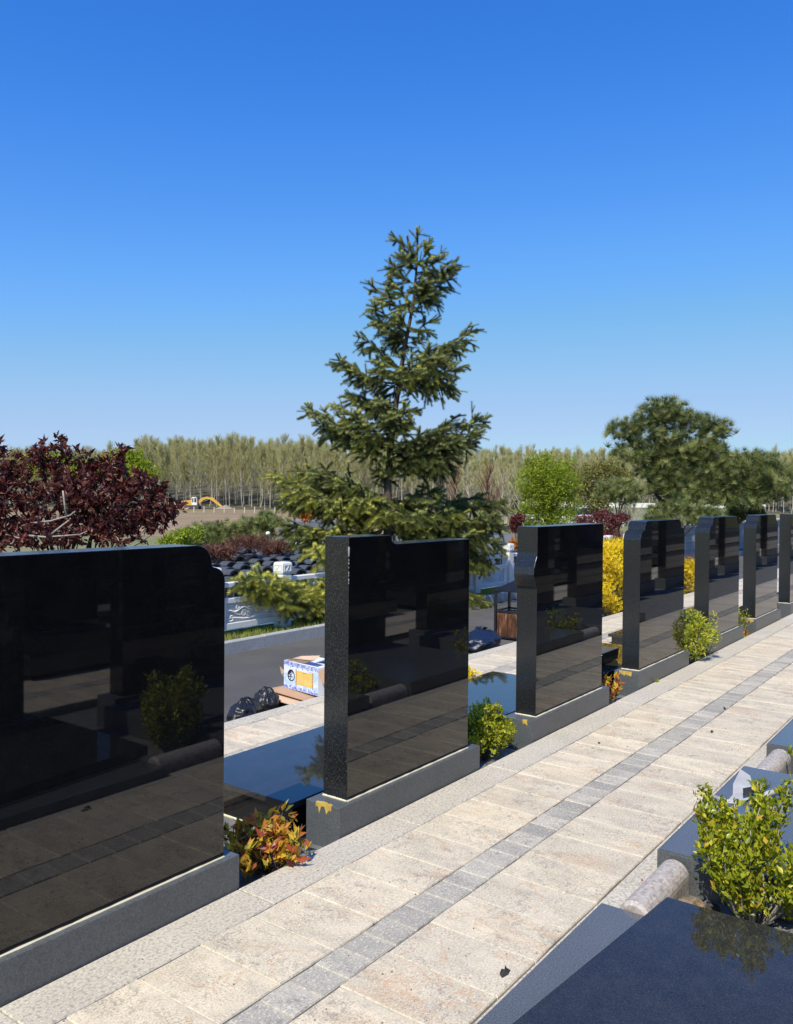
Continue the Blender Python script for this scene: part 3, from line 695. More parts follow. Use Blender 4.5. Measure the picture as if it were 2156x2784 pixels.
# ---- black pines ----
tv = []; tt = []
for i in range(20):
    a = 2.399*i; el = .15+1.25*(i/20); d = np.array([math.sin(el), math.cos(el)*math.cos(a), math.cos(el)*math.sin(a)])
    s = norm(np.cross(d, [0.3, .5, .8]))*.042; n0 = len(tv); tv += [tuple(-s), tuple(s), tuple(d)]; tt.append((n0, n0+1, n0+2))
TUFT = (np.array(tv), np.array(tt))
def pine(T0, z0, blobs, n, L, label, tr=.12, mat='pine', nl=16, group=None, lower=None):
    root = empty('pine_tree', (T0[0], T0[1], z0)); tag(root, label, 'tree', group)
    C_ = blob_pts(blobs, n, .6)+rng.normal(size=(n, 3))*L*.35; P_ = to_world(C_); D_ = norm(randdir(n)*.8+UP*.7)
    cen = np.clip((C_[:, 2]-np.array([b_[1] for b_ in blobs]).min())/2, 0, 1)
    V, T = scatter(TUFT[0], TUFT[1], P_, D_, randdir(n), np.full((n, 1), L)*(.75+.5*rng.random((n, 1))))
    tri_mesh('crown', V, T, M[mat], root, np.repeat(rng.random(n), len(TUFT[0])))
    mb = MB(); th = max(b_[1] for b_ in blobs)*.8
    mb.tube([(0, 0, -.1), tuple(RT*.05+UP*th*.35), tuple(-RT*.04+UP*th*.7), tuple(RT*.03+UP*th)], [tr, tr*.8, tr*.6, tr*.3], 8)
    limbs(mb, (0, 0, th*.3), [to_world(np.array([[b_[0], 0, b_[1]-b_[3]*.3]]))[0] for b_ in blobs], tr*.7, seg=6, split=.9)
    mb.build('trunk', M['barkdark'], root, smooth=True); return root
bl = blobs_px([(1410,872,48,22),(1440,890,40,20),(1380,895,34,20),(1325,912,38,20),(1370,925,44,22),(1480,900,40,18),(1535,908,20,16),(1520,925,32,18),(1430,930,40,20),(1340,965,40,20),(1390,960,38,22),(1450,965,55,26),(1510,965,45,28),
    (1560,985,40,22),(1600,1005,50,28),(1650,1015,50,26),(1420,1000,46,20),(1375,1000,20,14),(1580,1065,50,18),(1555,1010,50,22),(1620,985,40,22),(1500,1005,50,24),(1455,1030,40,16),(1530,1035,46,18),(1590,1045,44,18),(1650,1050,40,18),(1480,960,50,20),(1400,1040,26,12),(1450,1050,50,16),(1500,1060,40,16),(1410,1020,30,14)], 25, 1420, 0)
pine(dpos(1420*1.2749, 25)[:2], -.05, bl, 4100, .20, 'large spreading black pine with layered needle pads behind the block wall', .13, nl=20)
bl = blobs_px([(1395,1085,32,20),(1430,1075,36,18),(1465,1090,40,20),(1440,1100,60,18),(1495,1098,34,18),(1375,1100,22,18)], 22, 1420, 0)
pine(dpos(1440*1.2749, 22)[:2], -.05, bl, 620, .14, 'low young pine with pale green needles at the foot of the big pine', .06)
bl = blobs_px([(1310,1040,36,18),(1345,1050,32,18),(1290,1055,24,14),(1330,1065,30,12)], 32, 1320, -1)
pine(dpos(1320*1.2749, 32)[:2], -1.0, bl, 420, .17, 'light green pine left of the big spreading pine', .07)
bl = blobs_px([(440,1136,40,16),(410,1144,30,16),(480,1130,36,16),(520,1126,30,18),(560,1114,24,18),(590,1120,30,14),(540,1145,50,22),(470,1150,60,20),(430,1155,40,14)], 27, 500, -1)
pine(dpos(500*1.2749, 27)[:2], -1.0, bl, 1300, .17, 'low wide pine between the plum tree and the spruce', .09)
bl = blobs_px([(570,1106,16,10),(560,1112,18,10)], 30, 580, -1)
pine(dpos(580*1.2749, 30)[:2], -1.0, bl, 300, .15, 'small pine tip behind the left branches of the spruce', .06)

# ---- other trees and shrubs in the background ----
def bt(name, label, cat, D, px0, lst, z0, n, L, W, mat, **k):
    return leafy(name, label, cat, dpos(px0*1.2749, D)[:2], z0, blobs_px(lst, D, px0, z0), n, L, W, M[mat], **k)
bt('green_tree', 'fresh light green tree behind the flat-topped headstone', 'tree', 36, 1170, [(1165,1008,50,32),(1135,1030,40,36),(1195,1028,44,38),(1215,990,10,14),(1135,985,12,14),(1160,978,14,10),(1150,1070,44,34),(1200,1078,40,34),(1132,1095,32,24),(1200,1108,42,18),(1160,1112,44,14),(1170,1040,50,50)], -1.2, 15000, .15, .035, 'willow', tr=.09, k=9, spread=.09, bark='barkdark', nl=26, surf=.5, upb=.3)
bt('olive_tree', 'loose olive-yellow budding tree between the green tree and the big pine', 'tree', 48, 1280, [(1260,1010,36,24),(1300,1000,36,20),(1240,1040,30,26),(1290,1045,46,28),(1335,1020,26,22),(1270,1075,40,20)], -1.4, 7000, .15, .06, 'olive', tr=.10, k=7, spread=.10, bark='barkdark', nl=26, surf=.2)
bt('bright_shrub', 'bright green shrub seen through the limbs of the big pine', 'shrub', 33, 1450, [(1430,1045,26,20),(1455,1055,24,16),(1400,1030,20,14)], -1.2, 2600, .11, .06, 'willow', tr=.03, k=7, spread=.06)
bt('bright_shrub', 'yellow-green shrub at the right below the big pine', 'shrub', 33, 1540, [(1535,1065,22,14),(1560,1075,24,12),(1590,1030,14,10),(1600,1060,30,18)], -1.2, 1800, .11, .06, 'willow', tr=.03, k=7, spread=.06)
bt('olive_tree', 'thin olive tree at the right edge beyond the wall', 'tree', 40, 1585, [(1590,1050,30,20),(1620,1040,30,24),(1575,1065,20,12)], -1.2, 1800, .12, .05, 'olive', tr=.07, k=7, spread=.08, bark='barkdark')
bt('yellow_shrub', 'yellow-green low shrub at the foot of the wide pine', 'shrub', 24, 390, [(380,1150,28,16),(410,1140,26,12),(360,1160,24,14)], -1.0, 2200, .08, .04, 'willow', tr=.03, k=7, spread=.05)
bt('distant_tree', 'bright green tree far off behind the plum tree', 'tree', 170, 280, [(270,975,34,16),(295,990,26,12),(240,985,30,14),(280,1010,60,22)], -1.5, 9000, .5, .3, 'willow', tr=.25, k=8, spread=.3)
bt('distant_tree', 'darker green tree far off at the left edge', 'tree', 165, 120, [(110,985,60,18),(160,1000,60,20),(60,1000,60,22),(200,1010,40,20)], -1.5, 8000, .5, .3, 'willow', tr=.25, k=8, spread=.3)
for i, (px, D, lst, lab) in enumerate([(520,21,[(520,1160,40,16),(490,1170,30,14),(555,1160,30,14)],'reddish bare-twigged shrub left of the white lamp'),
        (600,22,[(600,1168,26,14),(575,1172,22,12)],'reddish bare-twigged shrub under the left branch of the spruce'),
        (455,20,[(455,1178,26,10),(480,1182,22,10)],'reddish bare-twigged shrub beside the nearest headstone corner'),
        (1265,34,[(1255,1110,30,14),(1285,1100,26,12),(1240,1125,20,10)],'red-leaved barberry shrub behind the flat-topped headstone'),
        (1310,30,[(1305,1115,26,14),(1325,1105,20,10),(1300,1140,26,12)],'dark red barberry shrub above the yellow hedge'),
        (1105,30,[(1105,1110,16,14),(1098,1125,12,10)],'small red shrub right of the spruce')]):
    bt('red_shrub', lab, 'shrub', D, px, lst, -1.0 if D < 25 else -1.2, 2600, .10 if i < 3 else .08, .012 if i < 3 else .035, 'redtwig' if i < 3 else 'redleaf', tr=.02, k=8, spread=.05, nl=20, bark='bark', surf=.2, group='red shrubs')
bt('orange_shrub', 'small orange-leaved shrub at the right tips of the spruce', 'shrub', 16, 1095, [(1092,1168,10,6),(1100,1160,8,5)], -1.0, 500, .07, .03, 'orange', tr=.012, k=6, spread=.03)
bt('orange_shrub', 'orange-leaved shrub in front of the small white building', 'shrub', 26, 645, [(645,1098,14,8),(655,1105,12,7)], -1.0, 700, .10, .04, 'orange', tr=.015, k=6, spread=.05)
for px, w_, lab in ((1568, 20, 'round clipped hedge bush beyond the wall, left one'), (1612, 20, 'round clipped hedge bush beyond the wall, right one')):
    bt('clipped_bush', lab, 'shrub', 26, px, [(px,1092,w_,14),(px,1105,w_,14)], -.2, 3600, .05, .035, 'hedge', tr=.02, k=7, spread=.02, group='clipped bushes', surf=.8)

# ---- bare trees ----
def bare_mesh(name, H, rad, nb, nt_, mat, tw=.02, crown=.35, spreadw=.16, seed=0):
    g_ = np.random.default_rng(seed); V = []; T = []; A = []
    def strip(p, q, w0, w1, a0, a1):
        d = norm(q-p); s = norm(np.cross(d, [g_.normal(), g_.normal(), .1])); s2 = norm(np.cross(d, s))
        for e in (s, s2)[:2 if w0 > .02 else 1]:
            n0 = len(V); V.extend([p-e*w0, p+e*w0, q+e*w1, q-e*w1]); T.extend([(n0, n0+1, n0+2), (n0, n0+2, n0+3)]); A.extend([a0, a0, a1, a1])
    p = np.zeros(3); seg = 7; pts = [p]
    for i in range(seg): p = p+np.array([g_.normal()*.12, g_.normal()*.12, H*.94/seg]); pts.append(p)
    for i in range(seg): strip(pts[i], pts[i+1], rad*(1-i/seg*.85), rad*(1-(i+1)/seg*.85)+.01, 0, .15)
    for b_ in range(nb):
        z = H*(crown+(1-crown)*.93*g_.random()**.8); base = pts[0]+np.array([np.interp(z, [q[2] for q in pts], [q[0] for q in pts]), np.interp(z, [q[2] for q in pts], [q[1] for q in pts]), z])
        a = g_.random()*6.283; L = H*spreadw*(1.15-z/H)*(1+g_.random()); d = norm(np.array([math.cos(a)*.62, math.sin(a)*.62, 1.0]))
        mid = base+d*L*.5; d2 = norm(d+np.array([0, 0, .35])); end = mid+d2*L*.6; strip(base, mid, rad*.28, rad*.2, .1, .35); strip(mid, end, rad*.2, .01, .35, .7)
        for t in range(nt_):
            u_ = .2+.8*g_.random(); s = base+(mid-base)*min(1, 2*u_)+(end-mid)*max(0, 2*u_-1)
            e = s+norm(np.array([g_.normal()*.5, g_.normal()*.5, .9]))*H*.05*(.6+g_.random()); strip(s, e, tw, tw*.5, .5+.4*g_.random(), .6+.4*g_.random())
    return np.array(V), np.array(T), np.array(A)
protos = [bare_mesh('p', 15.2, .095, 54, 13, 'poplar', .022, .20, .20, s) for s in range(6)]
def mesh_from(V, T, A, name, mat):
    o = tri_mesh(name, V, T, mat, None, A); me = o.data; bpy.data.objects.remove(o); return me
pm = [mesh_from(*pr, 'bare_poplar', M['poplar']) for pr in protos]
pops = []
for i in range(300):
    row = i % 3; px = -40+(i//3)*22.6+rng.normal()*5; D = 196+row*5+rng.normal()*1.5
    if px < 380: D += 6
    pops.append((px, D))
for i, (px, D) in enumerate(pops):
    o = link(bpy.data.objects.new('poplar_tree', pm[i % 6])); hgt = .97+rng.normal()*.075
    if px > 1250: hgt *= .86
    if px < 370: hgt *= .80
    o.location = dpos(px, D, np.interp(D, ds, hz)-.3); o.rotation_euler = (0, 0, rng.random()*6.28); o.scale = (hgt*1.05, hgt*1.05, hgt)
    tag(o, 'bare pale poplar in the long plantation beyond the field', 'tree', 'bare poplars at the front of the plantation')
VV = []; TT = []; AA = []; n0 = 0
for i in range(980):
    px = -300+rng.random()*2700; D = 210+rng.random()**1.1*70; V, T, A = protos[i % 6]; a = rng.random()*6.28
    s = (.98+rng.normal()*.07)*(.86 if px > 1250 else 1)*(.78 if px < 370 else 1)*(1-(D-210)/70*.22); c_, s_ = math.cos(a), math.sin(a)
    keep = rng.random(len(T)) < .6
    W = V@np.array([[c_, -s_, 0], [s_, c_, 0], [0, 0, 1]])*s+dpos(px, D, np.interp(D, ds, hz)-.3)
    VV.append(W); TT.append(T[keep]+n0); AA.append(A); n0 += len(V)
tag(tri_mesh('poplar_wood', np.concatenate(VV), np.concatenate(TT), M['poplar'], None, np.concatenate(AA)), 'dense bare poplar plantation filling the hill behind the front trees', 'woodland', kind='stuff')
# brown leafless trees nearer, right of the spruce
bm2 = [mesh_from(*bare_mesh('p', 6.0, .10, 40, 12, 'poplar', .014, .12, .34, 20+s), 'bare_tree', M['redtwig'] if s == 1 else M['poplar']) for s in range(3)]
for i, (px, D, s) in enumerate([(1000, 62, .95), (1040, 58, .85), (1075, 66, 1.0), (1110, 60, .8), (1230, 70, .95), (1260, 75, .9), (1330, 70, .95), (960, 64, .9), (1360, 66, .85)]):
    o = link(bpy.data.objects.new('bare_tree', bm2[i % 3])); o.location = dpos(px*1.2749, D, -1.5); o.scale = (s, s, s); o.rotation_euler = (0, 0, i*1.3)
    tag(o, 'small brown leafless tree in front of the plantation, '+('first','second','third','fourth','fifth','sixth','seventh','eighth','ninth')[[2,3,4,5,6,7,8,1,0].index(i) if False else sorted(range(9), key=lambda j: [1000,1040,1075,1110,1230,1260,1330,960,1360][j]).index(i)]+' from the left', 'tree', 'small leafless trees')

# ---- forsythia hedge ----
def flower_t():
    v = []; t = []
    for k in range(4):
        a = math.pi/2*k; c_, s_ = math.cos(a), math.sin(a); n0 = len(v)
        v += [(0, 0, 0), (.30, c_*.55-s_*.22, s_*.55+c_*.22), (.30, c_*.55+s_*.22, s_*.55-c_*.22), (.38, c_*1.0, s_*1.0)]; t += [(n0, n0+1, n0+2), (n0+1, n0+3, n0+2)]
    return np.array(v, float), np.array(t)
FL = flower_t()
def forsythia(x0, x1, y0, y1, z0, z1, n, label, size=.02):
    root = empty('forsythia_hedge', ((x0+x1)/2, (y0+y1)/2, z0)); tag(root, label, 'hedge')
    hx, hy, h = (x1-x0)/2, (y1-y0)/2, z1-z0
    u_ = rng.random((n, 3))*2-1; e = rng.integers(0, 3, n); sgn = np.sign(rng.random(n)-.5)
    for a in range(3): u_[e == a, a] = np.where(a == 2, 1, sgn[e == a])*(1-.3*rng.random((e == a).sum())**2)
    P_ = u_*np.array([hx, hy, h/2])+np.array([0, 0, h/2])
    lump = 1+.09*np.sin(P_[:, 0]*7+2)*np.cos(P_[:, 1]*9)+.06*np.sin(P_[:, 2]*15+P_[:, 0]*5); P_[:, :2] *= lump[:, None]
    taper = np.interp(P_[:, 2]/h, [0, .3, .8, 1], [.72, 1, 1, .9]); P_[:, :2] *= taper[:, None]; P_ += rng.normal(size=P_.shape)*.025
    dens = np.clip(noise1(P_*6), 0, 1); low = P_[:, 2]/h
    keep = rng.random(n) < np.where(low < .45, np.where(dens > .55, .85, .10), np.where(dens > .35, 1, .55)); P_ = P_[keep]; n = len(P_)
    D_ = norm(norm(P_-np.array([0, 0, h*.4]))+randdir(n)*.9); S_ = (size*(.8+.5*rng.random((n, 1))))
    V, T = scatter(FL[0], FL[1], P_, D_, randdir(n), S_)
    tri_mesh('flowers', V, T, M['forsythia'], root, np.repeat(rng.random(n), len(FL[0])))
    k = 2600; Q = (rng.random((k, 3))*2-1)*np.array([hx*.9, hy*.9, h*.5])+np.array([0, 0, h*.5])
    dd = norm(np.stack([Q[:, 0]*.6, Q[:, 1]*.6, np.full(k, .9)], 1)+randdir(k)*.5)
    V, T = scatter(DIAM[0], DIAM[1], Q, dd, randdir(k), np.array([[.22, .006, .006]])); tri_mesh('twigs', V, T, M['redtwig'], root, np.repeat(rng.random(k)*.5, 4))
    k = 1600; Q = (rng.random((k, 3))*2-1)*np.array([hx*.85, hy*.85, h*.48])+np.array([0, 0, h*.48])
    leaves_obj(Q, randdir(k), .03, .014, M['willow'], root, 'leaves')
def noise1(P_):
    return .5+.28*(np.sin(P_[:, 0]*1.7+P_[:, 2]*2.1)+np.sin(P_[:, 1]*2.3-P_[:, 2]*1.3+1)+.6*np.sin(P_[:, 0]*4.1+P_[:, 1]*3.7+P_[:, 2]*5))
forsythia(11.0, 13.1, 4.50, 5.15, -.12, .94, 17000, 'yellow flowering forsythia hedge beside the road between the headstones', .026)
forsythia(13.3, 15.3, 4.52, 5.0, -.12, .50, 8000, 'lower yellow forsythia bush at the far end of the hedge, right of the shouldered headstone', .028)
forsythia(9, 13, -3.9, -3.3, 0, 1.1, 2500, 'yellow forsythia bush behind the rear rows, seen only as a reflection', .05)

# ---- shrubs between the headstones ----
def shrub(name, label, x, y, z0, rad, h, n, L, W, mat, k=5, stems=12, group=None, tmpl=LEAF, sp=.012, upb=.8, shape=1., lean=(0, 0), bark='bark', jit=.10):
    """small garden shrub: leafy shoots rising from the base"""
    root = empty(name, (x, y, z0)); tag(root, label, 'shrub', group)
    mb = MB(); C_ = []
    for i in range(stems):
        a = rng.random()*6.283; r_ = rad*math.sqrt(rng.random())*.95; hh = h*(.62+.38*rng.random())*(1-.35*(r_/rad)**2*shape)
        tip = np.array([math.cos(a)*r_+lean[0], math.sin(a)*r_+lean[1], hh]); b0 = np.array([math.cos(a)*r_*.15, math.sin(a)*r_*.15, 0])
        pts = [b0+(tip-b0)*u_+np.array([math.cos(a), math.sin(a), 0])*r_*.25*math.sin(math.pi*u_)+rng.normal(size=3)*rad*.04*(u_ > 0) for u_ in np.linspace(0, 1, 6)]
        mb.tube(pts, [.0035*(1-.6*u_)*(1+h) for u_ in np.linspace(0, 1, 6)], 4)
        m_ = max(3, n//stems//k)
        for _ in range(m_):
            u_ = .22+.78*rng.random()**.7; j = min(int(u_*5), 4); f = u_*5-j; C_.append(pts[j]*(1-f)+pts[j+1]*f+rng.normal(size=3)*rad*jit)
    P_, D_ = rosette_points(np.array(C_), k, sp, upb)
    leaves_obj(P_, D_, L, W, M[mat], root, 'leaves', tmpl)
    mb.build('stems', M[bark], root, smooth=True); return root
shrub('spirea_bush', 'golden and red spirea bush between the two nearest headstones', 2.62, 2.66, -.06, .20, .25, 1500, .042, .019, 'spirea', 6, 44, 'golden spirea bushes', sp=.010, upb=.5)
shrub('spirea_bush', 'small orange and red spirea bush between the flat-topped and shouldered headstones', 6.50, 2.66, -.06, .13, .27, 330, .045, .018, 'spirea', 6, 14, 'golden spirea bushes')
shrub('spirea_bush', 'low yellow spirea on the far side of the third grave', 6.0, 3.72, 0, .14, .18, 260, .04, .017, 'forsythia', 6, 12, 'golden spirea bushes')
shrub('boxwood_bush', 'round green boxwood bush between the chipped and the flat-topped headstones', 4.60, 2.70, -.06, .19, .38, 5200, .021, .013, 'box', 7, 46, sp=.011, upb=.9, jit=.07)
shrub('yew_bush', 'golden yew bush with spreading sprays in front of the fifth headstone base', 8.52, 2.64, -.06, .30, .64, 4600, .034, .009, 'yew', 10, 20, sp=.014, tmpl=DIAM, upb=.4, shape=.75, jit=.05)
shrub('green_bush', 'narrow light green bush between the fifth and sixth headstones', 10.55, 2.68, -.06, .14, .42, 900, .024, .010, 'box', 6, 20)
shrub('spirea_bush', 'tiny red spirea sprig by the sixth headstone base', 10.50, 2.58, -.06, .05, .12, 60, .035, .014, 'spirea', 5, 5, 'golden spirea bushes')
bx = shrub('boxwood_bush', 'tall open boxwood with visible grey stems at the bottom right', 3.44, .80, -.06, .25, .54, 6600, .026, .013, 'box', 8, 24, sp=.011, upb=1.6, shape=.35, lean=(.05, -.03), bark='barkgrey', jit=.055)
for k, x in enumerate((5.25, 7.2, 9.15)):
    shrub('boxwood_bush', ('second', 'third', 'fourth')[k]+' boxwood of the near row, beyond the right edge', x, .8, -.06, .22, .42, 500, .03, .02, 'box', 6, 20)
# small weed at the base of the fourth stone
r_ = np.array([[0, 0, 0.]]*5); o = empty('weed', (7.22, 2.515, 0)); tag(o, 'tiny green weed growing at the foot of the fourth headstone base', 'plant')
leaves_obj(r_, norm(np.array([[1, 0, .6], [-.7, .1, .8], [.3, -.5, .7], [.1, 0, 1], [.8, -.4, .3]])), .06, .018, M['box'], o)

# grass on the verge
n = 15000; P_ = np.stack([4+rng.random(n)**1.1*16, 6.93+rng.random(n)*.5, np.full(n, -.006)], 1)
D_ = norm(randdir(n)*.45+UP); V, T = scatter(np.array([[0, -.5, 0], [0, .5, 0], [1, 0, 0]], float), np.array([[0, 1, 2]]), P_, D_, randdir(n), np.concatenate([.03+.035*rng.random((n, 1)), np.full((n, 2), .008)], 1))
tag(tri_mesh('grass', V, T, M['grass'], None, np.repeat(np.clip(rng.random(n)*.8+.25*(rng.random(n) > .8), 0, 1), 3)), 'short green grass on the verge beside the balustrade', 'grass', kind='stuff')

# ================= BALUSTRADE =================
bal = empty('balustrade', (7.46, 7.25, 0)); tag(bal, 'white carved marble balustrade with square posts along the grass verge', 'balustrade')
def post_mesh():
    mb = MB(); h = .075
    mb.box(-h, h, -h, h, -.1, .635, .004); 
    return mb.mesh('post', M['marble'])
pmesh = post_mesh()
mb = MB(); h = .078
def ringsq(mb, secs):
    v = []; f = []
    for a, z in secs: v += [(-a, -a, z), (a, -a, z), (a, a, z), (-a, a, z)]
    for i in range(len(secs)-1):
        for k in range(4): f.append((i*4+k, i*4+(k+1) % 4, i*4+4+(k+1) % 4, i*4+4+k))
    f.append(tuple(range((len(secs)-1)*4, len(secs)*4))); f.append((3, 2, 1, 0)); mb.add(v, f)
ringsq(mb, [(.060, .636), (.060, .648), (.076, .655), (.080, .668), (.080, .765), (.074, .782), (.060, .790)])
for s in (1, -1):       # raised frame and a sprig carved on the cap faces
    for ax in (0, 1):
        def pt(u_, z, e=.083): return (s*e, u_, z) if ax == 0 else (u_, s*e, z)
        for a, b_ in (((-.055, .682), (.055, .682)), ((-.055, .755), (.055, .755)), ((-.055, .682), (-.055, .755)), ((.055, .682), (.055, .755))):
            mb.tube([pt(*a), pt(*b_)], .003, 4)
        mb.tube([pt(-.02, .69), pt(.0, .715), pt(-.012, .745)], .004, 4); mb.tube([pt(.03, .695), pt(.006, .72), pt(.02, .748)], .004, 4)
capm = mb.mesh('post_cap', M['marble'])
def relief(kind):
    mb = MB(); r_ = random.Random(kind)
    def curl(cx_, cz, r0, turns, sg=1, a0=0):
        pts = []; rr = []
        for i in range(22):
            t = i/21; a = a0+sg*turns*2*math.pi*t; q = r0*(1-.85*t); pts.append((cx_+q*math.cos(a), -.025, cz+q*math.sin(a)*.95)); rr.append(.012*(1-.35*t))
        mb.tube(pts, rr, 5)
    def wave(x0, x1, z, amp, ph, k=1.6, r_=.013):
        mb.tube([(x0+(x1-x0)*i/18, -.025, z+amp*math.sin(ph+k*2*math.pi*i/18)) for i in range(19)], [r_*math.sin(math.pi*(i+1.5)/21)**.5 for i in range(19)], 5)
    if kind == 0:
        curl(-.10, .235, .045, 1.7); curl(-.03, .215, .035, 1.6, -1, 2); curl(.26, .235, .04, 1.5, 1, 1); curl(-.30, .20, .05, 1.2, 1, 3); curl(.12, .30, .03, 1.5, -1, 1); curl(.33, .31, .028, 1.4, 1, 2); curl(-.2, .32, .03, 1.4, -1, 0)
        wave(-.40, .40, .185, .012, .3); wave(-.38, .05, .285, .022, 1.5); wave(-.05, .40, .29, .02, .2, 1); wave(0, .38, .215, .02, 2.2, 1.2); wave(-.42, -.15, .255, .03, 0, .8); wave(.05, .3, .26, .03, .4, .6, .012)
    else:
        for k in range(5): wave(-.40, .40, .19+k*.026, .028, .6+k*.15, 1.15, .0075)
        curl(-.28, .30, .03, 1.3); curl(.3, .20, .03, 1.3, -1); wave(-.3, .1, .31, .015, 2, 1)
    return mb.mesh('carving', M['marble'])
relm = [relief(0), relief(1)]
SP = 1.135
def rail(name, z0, z1, d, xa, xb):
    mb = MB(); mb.box(xa, xb, -d, d, z0, z1, .006); return mb.mesh(name, M['marble'])
xa, xb = .077, SP-.077
meshes = dict(top_rail=rail('top_rail', .555, .605, .045, xa, xb), middle_rail=rail('middle_rail', .372, .425, .04, xa, xb), bottom_rail=rail('bottom_rail', .075, .142, .045, xa, xb))
mb = MB(); mb.box(xa, xb, -.018, .018, .14, .375); pnl = mb.mesh('panel', plain('relief_shaded_marble', (.60, .61, .61), .55, .1, 6))  # panel ground coloured darker than the carving, relief shade put into the marble
mb = MB(); mb.box(xa, SP/2-.38, -.034, .034, .1425, .3715); frm = mb.mesh('panel_frame', M['marble'])
mb = MB(); mb.box(SP/2+.38, xb, -.034, .034, .1425, .3715); frm2 = mb.mesh('panel_frame', M['marble'])
mb = MB(); mb.box(SP/2-.12, SP/2+.12, -.03, .03, .425, .556, .002)
vase = MB(); ringsq(vase, [(.05, .426), (.028, .45), (.045, .49), (.028, .53), (.05, .554)]); vm = vase.mesh('vase_support', M['marble'])
for k in range(-5, 12):
    x = k*SP
    p = link(bpy.data.objects.new('post', pmesh), bal); p.location = (x, 0, 0)
    c_ = link(bpy.data.objects.new('post_cap', capm), p)
    if k == 11: break
    for nm, me in meshes.items():
        o = link(bpy.data.objects.new(nm, me), bal); o.location = (x, 0, 0)
    o = link(bpy.data.objects.new('panel', pnl), bal); o.location = (x, 0, 0)
    c2 = link(bpy.data.objects.new('carving', relm[0 if k < 3 else 1]), o); c2.location = (SP/2, 0, 0)
    link(bpy.data.objects.new('panel_frame', frm), o); link(bpy.data.objects.new('panel_frame', frm2), o)
    v_ = link(bpy.data.objects.new('vase_support', vm), bal); v_.location = (x+SP/2, 0, 0)
# polished coping just beyond the balustrade
mb = MB(); mb.box(-8, 20, 7.42, 7.60, -.6, .015, .005); o = mb.build('retaining_coping', M['greyslab']); tag(o, 'blue-grey polished coping along the foot of the balustrade', 'coping')

# block wall at the right
bw = empty('block_wall', (21, 7.15, 0)); tag(bw, 'grey stone block wall with a pale coping behind the shouldered headstones', 'wall')
blockm = plain('grey_wall_block', (.30, .31, .32), .85, .18, 4, bmp=.2); copm = plain('pale_coping', (.46, .47, .48), .8, .1, 5)
mb = MB(); mb.box(0, 24, .03, .16, -.3, .84); mb.build('core', M['mortar'], bw)
bms = []
for i in range(4):
    mb = MB(); mb.box(-.297, .297, 0, .045, -.102, .102, .0); bms.append(mb.mesh('block', blockm))
for j in range(4):
    for i in range(40):
        o = link(bpy.data.objects.new('block', bms[(i+j) % 4]), bw); o.location = (.3+i*.6+(.0 if j % 2 else .3)-.3, random.uniform(-.006, .006), .0+.105+j*.21)
mb = MB(); mb.box(-.3, 24, -.05, .2, .842, .90, .01); mb.build('coping', copm, bw)

# ================= ROADSIDE THINGS =================
# litter bin
bn = empty('litter_bin', (9.10, 4.92, -.12)); tag(bn, 'black metal litter bin with pyramid roof and rust-streaked wooden panels by the kerb', 'litter bin')
steel = plain('black_steel', (.012, .014, .02), .3, .2, 8)
h = .17
for sx in (-1, 1):
    for sy in (-1, 1):
        mb = MB(); mb.box(sx*h-.014, sx*h+.014, sy*h-.014, sy*h+.014, 0, .60); mb.build('post', steel, bn)
mb = MB(); mb.add([(-h-.02, -h-.02, .60), (h+.02, -h-.02, .60), (h+.02, h+.02, .60), (-h-.02, h+.02, .60), (0, 0, .715), (-h-.02, -h-.02, .585), (h+.02, -h-.02, .585), (h+.02, h+.02, .585), (-h-.02, h+.02, .585)],
   [(0, 1, 4), (1, 2, 4), (2, 3, 4), (3, 0, 4), (5, 6, 1, 0), (6, 7, 2, 1), (7, 8, 3, 2), (8, 5, 0, 3), (8, 7, 6, 5)]); mb.build('roof', steel, bn)
for z in (.335, .02):
    for s in (-1, 1):
        mb = MB(); mb.box(-h+.014, h-.014, s*h-.012, s*h+.012, z, z+.022); mb.build('rail', steel, bn)
        mb = MB(); mb.box(s*h-.012, s*h+.012, -h+.014, h-.014, z, z+.022); mb.build('rail', steel, bn)
m, nt, b = nmat('weathered_bin_wood', .6, .4); w = coords(nt)
mp = nd(nt, 'ShaderNodeMapping'); mp.inputs['Scale'].default_value = (1, 1, .22); nt.links.new(w, mp.inputs[0])
f1 = noise(nt, mp.outputs[0], 26, 6, .7); sx = nd(nt, 'ShaderNodeSeparateXYZ'); nt.links.new(w, sx.inputs[0])
f2 = mathn(nt, 'ADD', f1, mathn(nt, 'MULTIPLY', sx.outputs[2], .35))
c = ramp(nt, f2, [(.38, (.02, .012, .008)), (.52, (.06, .025, .012)), (.62, (.13, .05, .02)), (.82, (.36, .24, .15))]); nt.links.new(c, b.inputs['Base Color'])
for k in range(4):
    for j in (0, 1):
        mb = MB(); a = -.15+j*.152; mb.box(a, a+.146, -.006, .006, .03, .325); o = mb.build('panel', m, bn)
        o.rotation_euler = (0, 0, k*math.pi/2); th = k*math.pi/2; o.location = (math.sin(th)*.165, -math.cos(th)*.165, 0)
mb = MB(); mb.box(-.14, .14, -.14, .14, .03, .31); mb.build('liner', steel, bn)

